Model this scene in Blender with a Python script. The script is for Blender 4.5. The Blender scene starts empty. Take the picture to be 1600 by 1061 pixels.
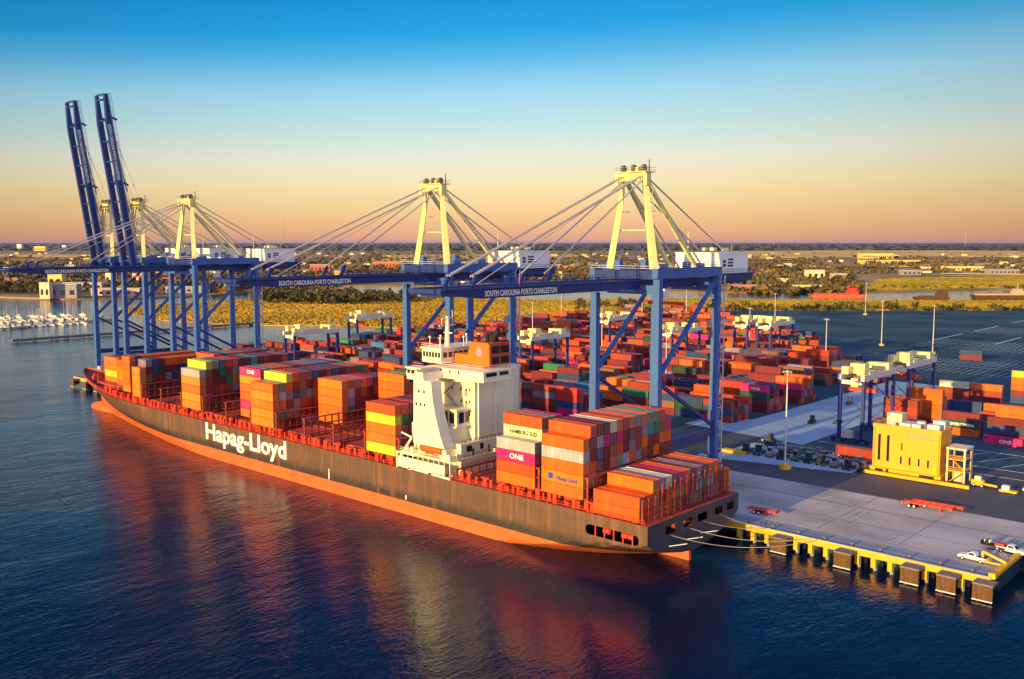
import bpy, bmesh, math, random
from mathutils import Vector, Matrix
from mathutils.bvhtree import BVHTree
random.seed(11)
C = bpy.context.scene
COL = C.collection
R = math.radians
# ------------------------------------------------------------------ camera
F = 1490.0; H = 72.0; PIT = math.atan(152 / F)
rv = Vector((.7385, .6742, 0)).normalized(); dv = Vector((-.6742, .7385, 0)).normalized()
fw = dv * math.cos(PIT) - Vector((0, 0, 1)) * math.sin(PIT)
uv = Vector((0, 0, 1)) * math.cos(PIT) + dv * math.sin(PIT)
cd = bpy.data.cameras.new('camera'); cam = bpy.data.objects.new('camera', cd); COL.objects.link(cam)
m = Matrix.Identity(4)
for i in range(3):
    m[i][0] = rv[i]; m[i][1] = uv[i]; m[i][2] = -fw[i]
m[2][3] = H
cam.matrix_world = m
cd.sensor_width = 36; cd.lens = 36 * F / 1600; cd.clip_start = 1; cd.clip_end = 400000
C.camera = cam
def ray(x, y): return fw * F + rv * (x - 800) - uv * (y - 530.5)
def G(x, y, z=0.0):
    v = ray(x, y); return Vector((0, 0, H)) + v * ((z - H) / v.z)
# ------------------------------------------------------------------ materials
MATS = {}
def mk(name, col, rough=.55, metal=0., var=.12, scale=.4, col2=None, thr=None, bump=0., bscale=4., rnd=0., spec=.4, streak=0.):
    mt = bpy.data.materials.new(name); mt.use_nodes = True
    n = mt.node_tree.nodes; l = mt.node_tree.links; b = n['Principled BSDF']
    b.inputs['Roughness'].default_value = rough; b.inputs['Metallic'].default_value = metal
    b.inputs['Specular IOR Level'].default_value = spec
    tc = n.new('ShaderNodeTexCoord')
    mp = n.new('ShaderNodeMapping'); l.new(tc.outputs['Object'], mp.inputs['Vector'])
    mp.inputs['Scale'].default_value = (1, 1, 1 if not streak else streak)
    nz = n.new('ShaderNodeTexNoise'); nz.inputs['Scale'].default_value = scale; nz.inputs['Detail'].default_value = 5
    l.new(mp.outputs['Vector'], nz.inputs['Vector'])
    rp = n.new('ShaderNodeValToRGB'); l.new(nz.outputs['Fac'], rp.inputs['Fac'])
    c1 = tuple(max(0, c * (1 - var)) for c in col) + (1,)
    c2 = (tuple(col2) if col2 else tuple(c * (1 + var) for c in col)) + (1,)
    t = thr or (.3, .7)
    rp.color_ramp.elements[0].position = t[0]; rp.color_ramp.elements[0].color = c1
    rp.color_ramp.elements[1].position = t[1]; rp.color_ramp.elements[1].color = c2
    out = rp.outputs['Color']
    if rnd:
        oi = n.new('ShaderNodeObjectInfo'); hs = n.new('ShaderNodeHueSaturation')
        mr = n.new('ShaderNodeMapRange'); mr.inputs['To Min'].default_value = 1 - rnd; mr.inputs['To Max'].default_value = 1 + rnd
        l.new(oi.outputs['Random'], mr.inputs['Value']); l.new(mr.outputs['Result'], hs.inputs['Value'])
        l.new(out, hs.inputs['Color']); out = hs.outputs['Color']
    l.new(out, b.inputs['Base Color'])
    if bump:
        nb = n.new('ShaderNodeTexNoise'); nb.inputs['Scale'].default_value = bscale; nb.inputs['Detail'].default_value = 4
        l.new(tc.outputs['Object'], nb.inputs['Vector'])
        bp = n.new('ShaderNodeBump'); bp.inputs['Strength'].default_value = bump; bp.inputs['Distance'].default_value = .3
        l.new(nb.outputs['Fac'], bp.inputs['Height']); l.new(bp.outputs['Normal'], b.inputs['Normal'])
    MATS[name] = mt
    return mt
# container paints
PAL = {
 'orange': (.66, .115, .007), 'deep orange': (.58, .075, .008), 'amber': (.68, .175, .007), 'maroon': (.17, .017, .026), 'rust red': (.30, .036, .022),
 'red': (.62, .035, .02), 'magenta': (.58, .012, .16), 'navy blue': (.02, .05, .16), 'blue': (.03, .14, .36), 'teal': (.03, .24, .26),
 'green': (.02, .17, .08), 'grey green': (.17, .22, .15), 'yellow green': (.52, .50, .03), 'grey': (.34, .33, .35), 'purple grey': (.24, .17, .25), 'cream': (.74, .68, .48), 'brown': (.20, .09, .05),
 'pale yellow': (.78, .68, .30), 'dark green': (.01, .06, .05)}
for k, v in PAL.items():
    mk('paint_' + k.replace(' ', '_'), v, rough=.5, var=.24, scale=.5, rnd=.18, streak=.3)
M = lambda k: MATS[k]
def P(k): return MATS['paint_' + k.replace(' ', '_')]
mk('hull_black', (.15, .092, .068), rough=.55, var=.28, scale=.16, streak=.25)
mk('hull_wet', (.05, .036, .036), rough=.4, var=.5, scale=.35, col2=(.14, .085, .06), thr=(.42, .68), streak=.6)
mk('boot_red', (.60, .115, .032), rough=.5, var=.14, scale=.2, streak=.3)
mk('deck_red', (.33, .045, .03), rough=.65, var=.3, scale=.3)
mk('rail_red', (.68, .05, .018), rough=.5, var=.2, scale=.6)
mk('ship_white', (.80, .74, .53), rough=.5, var=.06, scale=.4, streak=.3)
mk('ship_grey_steel', (.36, .33, .33), rough=.5, var=.1)  # grey steel of the outside stair
mk('funnel_orange', (.70, .135, .006), rough=.5, var=.06)
mk('funnel_red', (.50, .07, .03), rough=.5, var=.1)
mk('lifeboat_orange', (.78, .09, .01), rough=.4, var=.05)
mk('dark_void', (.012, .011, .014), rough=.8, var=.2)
mk('window_glass', (.02, .02, .03), rough=.08, var=.1, spec=.6)
mk('letter_white', (.85, .84, .78), rough=.5, var=.03)
mk('letter_dark', (.03, .03, .05), rough=.5, var=.05)
mk('logo_blue', (.02, .06, .28), rough=.5, var=.05)
mk('crane_blue', (.042, .115, .37), rough=.42, var=.12, scale=.25, streak=.4)
mk('crane_blue_deep_shade', (.010, .03, .18), rough=.45, var=.15, scale=.25)  # darker crane blue; shade on boom and girder sides put into the colour
mk('crane_white', (.80, .70, .28), rough=.5, var=.08, scale=.3)
mk('house_white', (.86, .85, .80), rough=.5, var=.05, scale=.6)
mk('steel_grey', (.33, .31, .33), rough=.45, var=.15)
mk('stay_steel', (.55, .46, .40), rough=.5, var=.1)
mk('galvanised', (.55, .53, .55), rough=.4, var=.1)
mk('rtg_white', (.66, .61, .55), rough=.5, var=.08)
mk('spreader_red', (.62, .05, .03), rough=.5, var=.1)
mk('lock_steel', (.16, .13, .13), rough=.6, var=.3)
mk('rubber', (.02, .02, .022), rough=.85, var=.2)
mk('yellow_paint', (.78, .37, .012), rough=.55, var=.12, scale=.5)
mk('building_yellow', (.76, .34, .025), rough=.6, var=.05, scale=.25, streak=.4)
mk('ochre_dark', (.50, .24, .03), rough=.6, var=.1)  # darker ochre for panel joints and downpipes
mk('roof_grey', (.42, .40, .42), rough=.7, var=.15)
mk('timber_brown', (.10, .045, .02), rough=.8, var=.4, scale=1.2, streak=.2)
mk('concrete', (.36, .315, .30), rough=.8, var=.2, scale=.07, col2=(.47, .42, .40), thr=(.3, .62), bump=.1, bscale=2)
mk('concrete_grey', (.27, .36, .46), rough=.75, var=.16, scale=.06, bump=.1)
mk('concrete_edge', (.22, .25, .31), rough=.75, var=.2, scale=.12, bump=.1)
mk('asphalt', (.055, .058, .072), rough=.75, var=.3, scale=.05, bump=.15)
mk('asphalt_blue', (.016, .062, .095), rough=.9, var=.4, scale=.02, col2=(.045, .105, .14), bump=.1, spec=.15)
mk('tyre_mark', (.275, .25, .245), rough=.8, var=.3, scale=.6)
mk('line_white', (.62, .62, .62), rough=.7, var=.15, scale=1.5)
mk('line_dark', (.13, .125, .14), rough=.7, var=.2)
mk('rope', (.42, .36, .30), rough=.8, var=.1)
mk('marsh', (.34, .20, .022), rough=.9, var=.35, scale=.012, col2=(.46, .33, .03), thr=(.35, .65), bump=.6, bscale=.5)
mk('marsh_green', (.17, .19, .02), rough=.9, var=.3, scale=.01, col2=(.36, .26, .03), thr=(.4, .65), bump=.6, bscale=.5)
mk('reed_gold', (.29, .17, .012), rough=.9, var=.3, scale=.01)
mk('reed_green', (.13, .12, .012), rough=.9, var=.3, scale=.01)
mk('field', (.62, .34, .06), rough=.9, var=.3, scale=.004, col2=(.80, .55, .14))
mk('far_land', (.16, .11, .045), rough=.95, var=.4, scale=.004, col2=(.50, .31, .12), thr=(.38, .68), bump=1., bscale=.05)
mk('leaf_dark', (.032, .046, .014), rough=.8, var=.4, scale=.05, col2=(.085, .08, .018))
mk('leaf_olive', (.085, .08, .014), rough=.8, var=.4, scale=.05, col2=(.16, .11, .02))
mk('bark', (.09, .06, .04), rough=.9)
mk('wall_cream', (.70, .56, .34), rough=.7, var=.1)
mk('wall_grey', (.25, .24, .27), rough=.7, var=.1)
mk('wall_yellow', (.74, .52, .10), rough=.7, var=.1)
mk('wall_pink', (.58, .34, .24), rough=.7, var=.1)
mk('wall_rust', (.46, .12, .05), rough=.7, var=.1)
mk('tyre_dark', (.018, .018, .02), rough=.8)
mk('car_dark', (.03, .035, .045), rough=.3, var=.05, rnd=.5)
mk('car_grey', (.22, .27, .30), rough=.35, var=.05, rnd=.3)
mk('car_white', (.72, .74, .75), rough=.35, var=.04)
mk('car_green', (.05, .16, .14), rough=.35, var=.05)
mk('far_blue_steel', (.05, .05, .15), rough=.6)
# weathered hull side: dark stained foot above the red, rusty vertical streaks
hm0 = MATS['hull_black']; n = hm0.node_tree.nodes; l = hm0.node_tree.links; b = n['Principled BSDF']
tc = n.new('ShaderNodeTexCoord'); sx = n.new('ShaderNodeSeparateXYZ'); l.new(tc.outputs['Object'], sx.inputs['Vector'])
def nzn(sc, mpv, det=6):
    mp = n.new('ShaderNodeMapping'); mp.inputs['Scale'].default_value = mpv; l.new(tc.outputs['Object'], mp.inputs['Vector'])
    q = n.new('ShaderNodeTexNoise'); q.inputs['Scale'].default_value = sc; q.inputs['Detail'].default_value = det; l.new(mp.outputs['Vector'], q.inputs['Vector']); return q.outputs['Fac']
def mth(op, a_, b_):
    q = n.new('ShaderNodeMath'); q.operation = op
    for i, v_ in enumerate((a_, b_)):
        if isinstance(v_, (int, float)): q.inputs[i].default_value = v_
        else: l.new(v_, q.inputs[i])
    return q.outputs[0]
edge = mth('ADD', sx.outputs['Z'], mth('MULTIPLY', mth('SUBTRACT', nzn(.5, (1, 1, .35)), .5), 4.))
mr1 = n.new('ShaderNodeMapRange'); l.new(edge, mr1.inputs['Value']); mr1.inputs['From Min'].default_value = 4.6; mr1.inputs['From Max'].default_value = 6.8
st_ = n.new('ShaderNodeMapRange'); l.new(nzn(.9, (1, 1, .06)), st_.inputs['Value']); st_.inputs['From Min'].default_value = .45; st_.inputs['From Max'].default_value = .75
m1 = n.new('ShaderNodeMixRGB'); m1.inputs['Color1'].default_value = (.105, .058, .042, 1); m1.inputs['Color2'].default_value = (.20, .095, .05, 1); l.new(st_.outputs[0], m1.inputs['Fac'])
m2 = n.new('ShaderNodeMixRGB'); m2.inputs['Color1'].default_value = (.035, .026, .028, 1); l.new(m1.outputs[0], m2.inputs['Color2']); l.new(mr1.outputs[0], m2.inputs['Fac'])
cb_ = n.new('ShaderNodeCombineXYZ'); l.new(sx.outputs['X'], cb_.inputs['X']); l.new(sx.outputs['Z'], cb_.inputs['Y'])
bk = n.new('ShaderNodeTexBrick'); l.new(cb_.outputs[0], bk.inputs['Vector']); bk.inputs['Scale'].default_value = 1.0; bk.inputs['Brick Width'].default_value = 9.0; bk.inputs['Row Height'].default_value = 2.6; bk.inputs['Mortar Size'].default_value = .06
bk.inputs['Color1'].default_value = (1, 1, 1, 1); bk.inputs['Color2'].default_value = (.86, .86, .88, 1); bk.inputs['Mortar'].default_value = (.62, .58, .56, 1)
m3 = n.new('ShaderNodeMixRGB'); m3.blend_type = 'MULTIPLY'; m3.inputs['Fac'].default_value = .8; l.new(m2.outputs[0], m3.inputs['Color1']); l.new(bk.outputs['Color'], m3.inputs['Color2'])
rs_ = n.new('ShaderNodeMapRange'); l.new(nzn(.35, (1, 1, .09)), rs_.inputs['Value']); rs_.inputs['From Min'].default_value = .62; rs_.inputs['From Max'].default_value = .72; rs_.inputs['To Max'].default_value = .7
m4 = n.new('ShaderNodeMixRGB'); l.new(rs_.outputs[0], m4.inputs['Fac']); l.new(m3.outputs[0], m4.inputs['Color1']); m4.inputs['Color2'].default_value = (.17, .06, .025, 1)
l.new(m4.outputs[0], b.inputs['Base Color'])
# water
wm = bpy.data.materials.new('water_surface'); wm.use_nodes = True
n = wm.node_tree.nodes; l = wm.node_tree.links; b = n['Principled BSDF']
b.inputs['Base Color'].default_value = (.001, .009, .034, 1); b.inputs['Roughness'].default_value = .1; b.inputs['IOR'].default_value = 1.33
tc = n.new('ShaderNodeTexCoord'); prev = None
wn_ = n.new('ShaderNodeTexNoise'); wn_.inputs['Scale'].default_value = .011; wn_.inputs['Detail'].default_value = 3; l.new(tc.outputs['Object'], wn_.inputs['Vector'])
wr_ = n.new('ShaderNodeMapRange'); l.new(wn_.outputs['Fac'], wr_.inputs['Value']); wr_.inputs['From Min'].default_value = .35; wr_.inputs['From Max'].default_value = .65; wr_.inputs['To Min'].default_value = .55; wr_.inputs['To Max'].default_value = 1.0
for sc_, st, dist, rot, asp in ((.045, 1., .7, 20, .5), (.30, 1., .21, 55, .45), (1.15, 1., .13, 30, .45), (3.0, 1., .04, 50, .6)):
    mp = n.new('ShaderNodeMapping'); mp.inputs['Rotation'].default_value = (0, 0, R(rot)); mp.inputs['Scale'].default_value = (1, asp, 1)
    l.new(tc.outputs['Object'], mp.inputs['Vector'])
    nz = n.new('ShaderNodeTexNoise'); nz.inputs['Scale'].default_value = sc_; nz.inputs['Detail'].default_value = 3; nz.inputs['Roughness'].default_value = .55
    l.new(mp.outputs['Vector'], nz.inputs['Vector'])
    bp = n.new('ShaderNodeBump'); l.new(wr_.outputs[0], bp.inputs['Strength']); bp.inputs['Distance'].default_value = dist
    l.new(nz.outputs['Fac'], bp.inputs['Height'])
    if prev: l.new(prev.outputs['Normal'], bp.inputs['Normal'])
    prev = bp
l.new(prev.outputs['Normal'], b.inputs['Normal'])
# ------------------------------------------------------------------ mesh helpers
class MB:
    def __init__(s): s.v = []; s.f = []; s.m = []; s.st = []
    def face(s, pts, mi=0):
        k = len(s.v); s.v += [tuple(p) for p in pts]; s.f.append(tuple(range(k, k + len(pts)))); s.m.append(mi)
    def hexa(s, p, mi=0):
        k = len(s.v); s.st.append((k, len(s.f))); s.v += [tuple(q) for q in p]
        for f in ((0, 3, 2, 1), (4, 5, 6, 7), (0, 1, 5, 4), (1, 2, 6, 5), (2, 3, 7, 6), (3, 0, 4, 7)):
            s.f.append(tuple(k + i for i in f)); s.m.append(mi)
        return s
    def box(s, x0, x1, y0, y1, z0, z1, mi=0):
        return s.hexa([(x0, y0, z0), (x1, y0, z0), (x1, y1, z0), (x0, y1, z0), (x0, y0, z1), (x1, y0, z1), (x1, y1, z1), (x0, y1, z1)], mi)
    def cbox(s, c, d, mi=0):
        return s.box(c[0] - d[0] / 2, c[0] + d[0] / 2, c[1] - d[1] / 2, c[1] + d[1] / 2, c[2] - d[2] / 2, c[2] + d[2] / 2, mi)
    def bar(s, p, q, w, h=None, mi=0, w2=None):
        p = Vector(p); q = Vector(q); h = h or w; d = (q - p).normalized()
        a = d.cross(Vector((0, 0, 1)))
        if a.length < .05: a = Vector((1, 0, 0))
        a.normalize(); c = a.cross(d).normalized(); k = (w2 or w) / w
        pts = []
        for o, g in ((p, 1), (q, k)):
            for sa, sc in ((-1, -1), (1, -1), (1, 1), (-1, 1)):
                pts.append(o + a * (sa * w / 2 * g) + c * (sc * h / 2 * g))
        return s.hexa(pts, mi)
    def tube(s, p, q, r, r2=None, n=8, mi=0, cap=True):
        p = Vector(p); q = Vector(q); r2 = r if r2 is None else r2; d = (q - p).normalized()
        a = d.cross(Vector((0, 0, 1)))
        if a.length < .05: a = Vector((1, 0, 0))
        a.normalize(); c = d.cross(a); k = len(s.v); s.st.append((k, len(s.f)))
        for o, rr in ((p, r), (q, r2)):
            for i in range(n):
                t = 2 * math.pi * i / n; s.v.append(tuple(o + a * (math.cos(t) * rr) + c * (math.sin(t) * rr)))
        for i in range(n):
            j = (i + 1) % n; s.f.append((k + i, k + j, k + n + j, k + n + i)); s.m.append(mi)
        if cap:
            s.f.append(tuple(k + i for i in reversed(range(n)))); s.m.append(mi)
            s.f.append(tuple(k + n + i for i in range(n))); s.m.append(mi)
        return s
    def poly(s, pts, z0, z1, mi=0):
        k = len(s.v); n = len(pts)
        ar = sum(pts[i][0] * pts[(i + 1) % n][1] - pts[(i + 1) % n][0] * pts[i][1] for i in range(n))
        if ar < 0: pts = pts[::-1]
        for z in (z0, z1): s.v += [(p[0], p[1], z) for p in pts]
        for i in range(n):
            j = (i + 1) % n; s.f.append((k + i, k + j, k + n + j, k + n + i)); s.m.append(mi)
        s.f.append(tuple(k + n + i for i in range(n))); s.m.append(mi)
        return s
    def ell(s, c, r, n=10, k=7, mi=0):
        b0 = len(s.v)
        for i in range(k + 1):
            ph = math.pi * i / k
            for j in range(n):
                t = 2 * math.pi * j / n
                s.v.append((c[0] + r[0] * math.sin(ph) * math.cos(t), c[1] + r[1] * math.sin(ph) * math.sin(t), c[2] + r[2] * math.cos(ph)))
        for i in range(k):
            for j in range(n):
                a = b0 + i * n + j; bq = b0 + i * n + (j + 1) % n
                s.f.append((a, a + n, bq + n, bq)); s.m.append(mi)
        return s
    def mesh(s, name, mats):
        me = bpy.data.meshes.new(name); me.from_pydata(s.v, [], s.f)
        for q in (mats if isinstance(mats, (list, tuple)) else [mats]): me.materials.append(q)
        if any(s.m): me.polygons.foreach_set('material_index', s.m)
        me.update(); return me
    def build(s, name, mats, parent=None):
        o = bpy.data.objects.new(name, s.mesh(name, mats)); COL.objects.link(o)
        if parent: o.parent = parent
        return o
def build_each(mb, name, mats, parent):
    st = mb.st + [(len(mb.v), len(mb.f))]; out = []
    for (v0, f0), (v1, f1) in zip(st[:-1], st[1:]):
        q = MB(); q.v = mb.v[v0:v1]; q.f = [tuple(i - v0 for i in f) for f in mb.f[f0:f1]]; q.m = mb.m[f0:f1]
        out.append(q.build(name, mats, parent))
    return out
def tag(o, label=None, cat=None, group=None, kind=None):
    if label: o['label'] = label
    if cat: o['category'] = cat
    if group: o['group'] = group
    if kind: o['kind'] = kind
    return o
def thing(name, label, cat, loc=(0, 0, 0), rz=0, group=None):
    o = bpy.data.objects.new(name, None); COL.objects.link(o); o.location = loc; o.rotation_euler = (0, 0, rz)
    o.empty_display_size = .5
    return tag(o, label, cat, group)
def part(name, me, parent, loc=None):
    o = bpy.data.objects.new(name, me); COL.objects.link(o); o.parent = parent
    if loc: o.location = loc
    return o
def kids(o): return [c for c in bpy.data.objects if c.parent == o]
def dup(root, loc, rz=0, label=None, group=None, skip=()):
    def cp(o, par):
        c = o.copy(); COL.objects.link(c)
        if par: c.parent = par
        for k in kids(o):
            if k.name.split('.')[0] not in skip: cp(k, c)
        return c
    r = cp(root, None); r.location = loc; r.rotation_euler = (0, 0, rz)
    if label: r['label'] = label
    if group: r['group'] = group
    return r
FB = {}
def text(name, body, size, mat, parent, loc, face='-Y', off=0., width=None, align='LEFT', ext=.03):
    cu = bpy.data.curves.new(name, 'FONT'); cu.body = body; cu.size = size; cu.extrude = ext; cu.offset = off; cu.resolution_u = 3
    cu.align_x = align
    o = bpy.data.objects.new(name, cu); COL.objects.link(o)
    dg = bpy.context.evaluated_depsgraph_get(); me = bpy.data.meshes.new_from_object(o.evaluated_get(dg))
    bpy.data.objects.remove(o); bpy.data.curves.remove(cu)
    xs = [v.co.x for v in me.vertices]; w = max(xs) - min(xs)
    k = (width / w) if width else 1.
    rot = {'-Y': Matrix.Rotation(R(90), 4, 'X'), '+X': Matrix(((0, 0, 1, 0), (1, 0, 0, 0), (0, 1, 0, 0), (0, 0, 0, 1)))}[face]
    me.transform(rot @ Matrix.Diagonal((k, 1, 1, 1)))
    me.materials.clear(); me.materials.append(mat)
    return part(name, me, parent, loc)
def struct(name, mb, mat): return tag(mb.build(name, mat), kind='structure')
# ------------------------------------------------------------------ setting: water and land
w = MB(); w.face([(-60000, -3000, 0), (9000, -3000, 0), (60000, 60000, 0), (-60000, 60000, 0)]); struct('water', w, wm)
def gp(px, z): return [(q.x, q.y) for q in (G(x, y, z) for x, y in px)]
far = [(-260, 463), (0, 463.5), (100, 466.5), (200, 466), (330, 461), (420, 452), (530, 446.5), (640, 446), (800, 449), (1040, 455), (1180, 456.5), (1330, 455.5), (1400, 455.5), (1500, 452.5), (1600, 451), (1900, 449)]
pl = gp(far, 1.5)
fa = [(q.x, q.y) for q in (Vector((0, 0, 0)) + Vector((ray(x, 378.5).x, ray(x, 378.5).y, 0)).normalized() * 90000 for x in (2600, 800, -1000))]
struct('ground', MB().poly(pl + fa, -1, 1.5), M('far_land'))
mr_ = [(186, 481), (230, 477.5), (300, 473), (420, 466), (520, 463), (640, 463.5), (900, 470), (1040, 467), (1200, 469), (1400, 469.5), (1600, 470.5), (1900, 470), (1900, 520), (1600, 494), (1100, 496), (900, 504), (640, 513), (560, 508.5), (420, 507.5), (330, 504.5), (250, 499.5), (205, 489)]
mpts = []
for i, a in enumerate(mr_):
    bq = mr_[(i + 1) % len(mr_)]
    for k in range(6):
        t = k / 6; mpts.append((a[0] + (bq[0] - a[0]) * t + random.uniform(-3, 3), a[1] + (bq[1] - a[1]) * t + random.uniform(-.5, .5)))
struct('woodland_ground', MB().poly(gp([(-900, 391.5), (2500, 391.5)], 1.9) + [(q.x, q.y) for q in (Vector((ray(x, 378.5).x, ray(x, 378.5).y, 0)).normalized() * 80000 for x in (2500, 800, -900))], 1.0, 1.9), M('leaf_dark'))
struct('marsh', MB().poly(gp(mpts, .8), -1, .8), M('marsh'))
struct('river_bank', MB().poly(gp([(1040, 470), (1300, 474), (1600, 472), (1850, 473), (1850, 500), (1600, 494), (1100, 496), (960, 500), (930, 486)], .81), -.9, .95), M('marsh_green'))
struct('meadow', MB().poly(gp([(1352, 453.5), (1420, 453), (1500, 450.5), (1610, 449), (1900, 447), (1900, 430), (1600, 433), (1420, 434), (1370, 438)], 1.9), 1.0, 1.9), M('marsh'))
for px in ([(1130, 404), (1330, 402), (1480, 400), (1760, 402), (1760, 393), (1480, 391), (1300, 391), (1130, 393)], [(-120, 399), (240, 402), (240, 398.5), (-120, 396)], [(560, 410), (900, 404), (900, 397), (600, 398)], [(1390, 416), (1760, 420), (1760, 412), (1420, 411)], [(1470, 427), (1700, 430), (1700, 423), (1480, 421)], [(860, 420), (1120, 416), (1120, 408), (900, 410)]):
    struct('field', MB().poly(gp(px, 2.2), 1.2, 2.2 + random.random() * .3), M('field'))
# ------------------------------------------------------------------ terminal ground
QY = 204.4; QX = -54.7
term = [(QX, 226), (QX, 209.5), (-487, 209.5), (-512, 440), (-528, 560), (-540, 700), (-500, 832), (-263, 1048), (60, 1345), (620, 1345), (620, 226)]
struct('ground', MB().poly(term, -1, 3.992), M('asphalt_blue'))
struct('apron_pavement', MB().poly([(QX + .0, QY), (QX, 251), (-487, 251), (-487, QY)], 3.0, 3.998), M('concrete'))
struct('apron_pavement', MB().poly([(QX, QY + .8), (QX, 211.5), (-487, 211.5), (-487, QY + .8)], 3.5, 4.002), M('concrete_edge'))  # darker bluish strip: kerb shadow put into the paving colour
struct('road', MB().poly([(300, 251.4), (-190, 251.4), (-190, 318), (-142, 318), (-142, 306), (300, 306)], 3.6, 3.996), M('asphalt'))
struct('road', MB().poly([(-191, 306), (-141, 300), (-141, 400), (-150, 470), (-176, 470), (-176, 330), (-191, 330)], 3.6, 4.0), M('concrete_grey'))
struct('pavement', MB().poly([(-155, 262), (-112.5, 272), (-112.5, 292), (-155, 292)], 3.6, 4.004), M('concrete_grey'))
ml = MB()
for y0, wd in ((208.3, .35), (209.2, .2), (237.3, .35), (238.2, .2), (251.1, .8), (224, .25)): ml.box(-487, QX, y0, y0 + wd, 3.9, 4.008)
for x in (-96, -77): ml.box(x, x + .2, 213, 251, 3.9, 4.007)
struct('pavement_joint', ml, M('line_dark'))
ml = MB()
for x0, x1, y in ((-150, -55, 296.5), (-118, 60, 306.5), (-110, 40, 330.5), (-140, -112, 309)): ml.box(x0, x1, y, y + .35, 3.9, 4.012)
for x in range(-100, 60, 9): ml.hexa([(x, 310, 3.9), (x + .3, 310, 3.9), (x + 9.3, 329, 3.9), (x + 9, 329, 3.9), (x, 310, 4.011), (x + .3, 310, 4.011), (x + 9.3, 329, 4.011), (x + 9, 329, 4.011)])
for k in range(46):
    for y0, y1 in ((520, 545), (560, 585), (640, 665), (680, 705), (765, 790), (806, 831)):
        x = -228 + 3.6 * k
        if y0 < 560 and x < -190: continue
        ml.box(x, x + .25, y0, y1, 3.9, 4.012)
for y0 in (552.5, 672.5, 798): ml.box(-228, -62, y0 - .2, y0 + .2, 3.9, 4.013)
for k in range(9):
    for y0 in (690, 780, 880): ml.box(-230 + 40 * k, -229 + 40 * k, y0, y0 + 60, 3.9, 4.012)
struct('road_marking', ml, M('line_white'))
# quay wall
q = thing('quay', 'concrete quay with yellow front beam on rows of piles', 'quay', (0, 0, 0)); q['kind'] = 'structure'
MB().box(-487, QX, QY + .02, 226, 2.9, 3.99).build('deck_slab', M('concrete'), q)
MB().box(-487, QX, QY - .55, QY + .01, 2.85, 4.15).build('front_beam', M('yellow_paint'), q)
kb = MB(); kb.box(-487, QX + .1, QY - .5, QY - .05, 4.15, 4.38); kb.build('kerb_rail', M('concrete'), q)
sb = MB()
x = -112.
while x < QX: sb.box(x, x + 1.0, QY - .5, QY + .6, .7, 2.85); x += 3.65
build_each(sb, 'beam_stub', M('yellow_paint'), q)
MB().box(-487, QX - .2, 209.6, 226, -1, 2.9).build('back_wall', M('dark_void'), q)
pm = MB().tube((0, 0, -2), (0, 0, 2.9), .45, n=10).mesh('pile', M('concrete_edge'))
x = -111.3
while x < QX:
    for y in (QY + .3, QY + 4): part('pile', pm, q, (x, y, 0))
    x += 3.65
kr = thing('edge_barrier', 'long ochre barrier kerb along the end edge of the quay', 'barrier', (QX + .1, QY + 1, 3.99))
MB().box(-.6, .6, 0, 47, 0, .75).build('beam', M('yellow_paint'), kr)
MB().box(-.65, .65, -1.2, 0, 0, 1.1).build('end_post', M('yellow_paint'), kr)
FX = (-455, -467, -481)
FEN = ['first fender past the stern, below the short red trailer', 'second fender panel along from the ship stern', 'third fender panel from the ship, midway along the quay', 'second to last fender panel before the quay corner', 'last fender panel at the quay corner', 'fender just beyond the ship bow, nearer one', 'fender beyond the ship bow, middle one', 'farthest fender beyond the ship bow']
for k, x in enumerate((-99.4, -84.2, -69.6, -62.2, -55.2, FX[0], FX[1], FX[2])):
    t = thing('dock_fender', 'brown timber faced ' + FEN[k], 'fender', (x, QY - .6, 0), 0, 'dock fenders along the quay face')
    MB().box(-1.9, 1.9, -3.4, -2.7, .35, 3.5).build('timber_panel', M('timber_brown'), t)
    f = MB(); f.box(-2, 2, -2.7, -.01, 3.3, 3.85); f.box(-2, 2, -3.5, -2.7, 3.5, 3.85); f.build('top_bracket', M('lock_steel'), t)
    MB().tube((0, -2.7, 1.9), (0, -.01, 1.9), 1.0, n=14).build('rubber_cone', M('rubber'), t)
    g = MB(); g.box(-1.95, 1.95, -3.5, -3.4, .25, .5); g.build('lower_chain', M('galvanised'), t)
# ------------------------------------------------------------------ ship
ship = thing('container_ship', 'long container ship with brown black hull and red waterline moored at the quay', 'ship', (0, 0, 0))
CY = 183.2; HB = 19.2
LV = [-2., -1., 0., .8, 1.7, 2.6, 3.55, 5.0, 6.6, 8.2, 10.0, 11.2, 12.2]
def deckz(X):
    return 12.2 + (3.0 * ((-330 - X) / 99) ** 2 if X < -330 else 0)
NAFT, NMID, NFWD = 16, 4, 22
def sect(j, k):
    z = LV[k]
    if j <= NAFT:
        s = 1 - j / NAFT; X = -111 - 64 * (1 - s)
        zb = -8 + 10.8 * s ** 1.6; zf = -4 + 11.5 * s
        z = max(z, zb); t = min(1, max(0, (z - zb) / (zf - zb))); hb = HB * t ** .62
        return X, hb, z
    j -= NAFT
    fr = min(1, max(0, z / 12.2))
    x0 = -288 - 52 * fr ** .9
    xs = -407 - 17.5 * fr ** 1.15
    if j <= NMID: return -175 + (x0 + 175) * j / NMID, HB, z
    t = (j - NMID) / NFWD; t = 1 - (1 - t) ** 1.25
    X = x0 + (xs - x0) * t
    nn = 1.38 + .45 * fr; hb = HB * (1 - t ** nn) ** (1 - .16 * fr)
    z += 2.3 * t ** 3 * (min(1, max(0, z / 3.55)) if z < 3.55 else max(0, (12.2 - z) / 8.65))
    zt = z if k < len(LV) - 1 else z
    dz = deckz(X) - 12.2
    return X, max(hb, .02), z + dz * max(0, (z - 3.55)) / (12.2 - 3.55)
NJ = NAFT + NMID + NFWD + 1; NK = len(LV)
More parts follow.
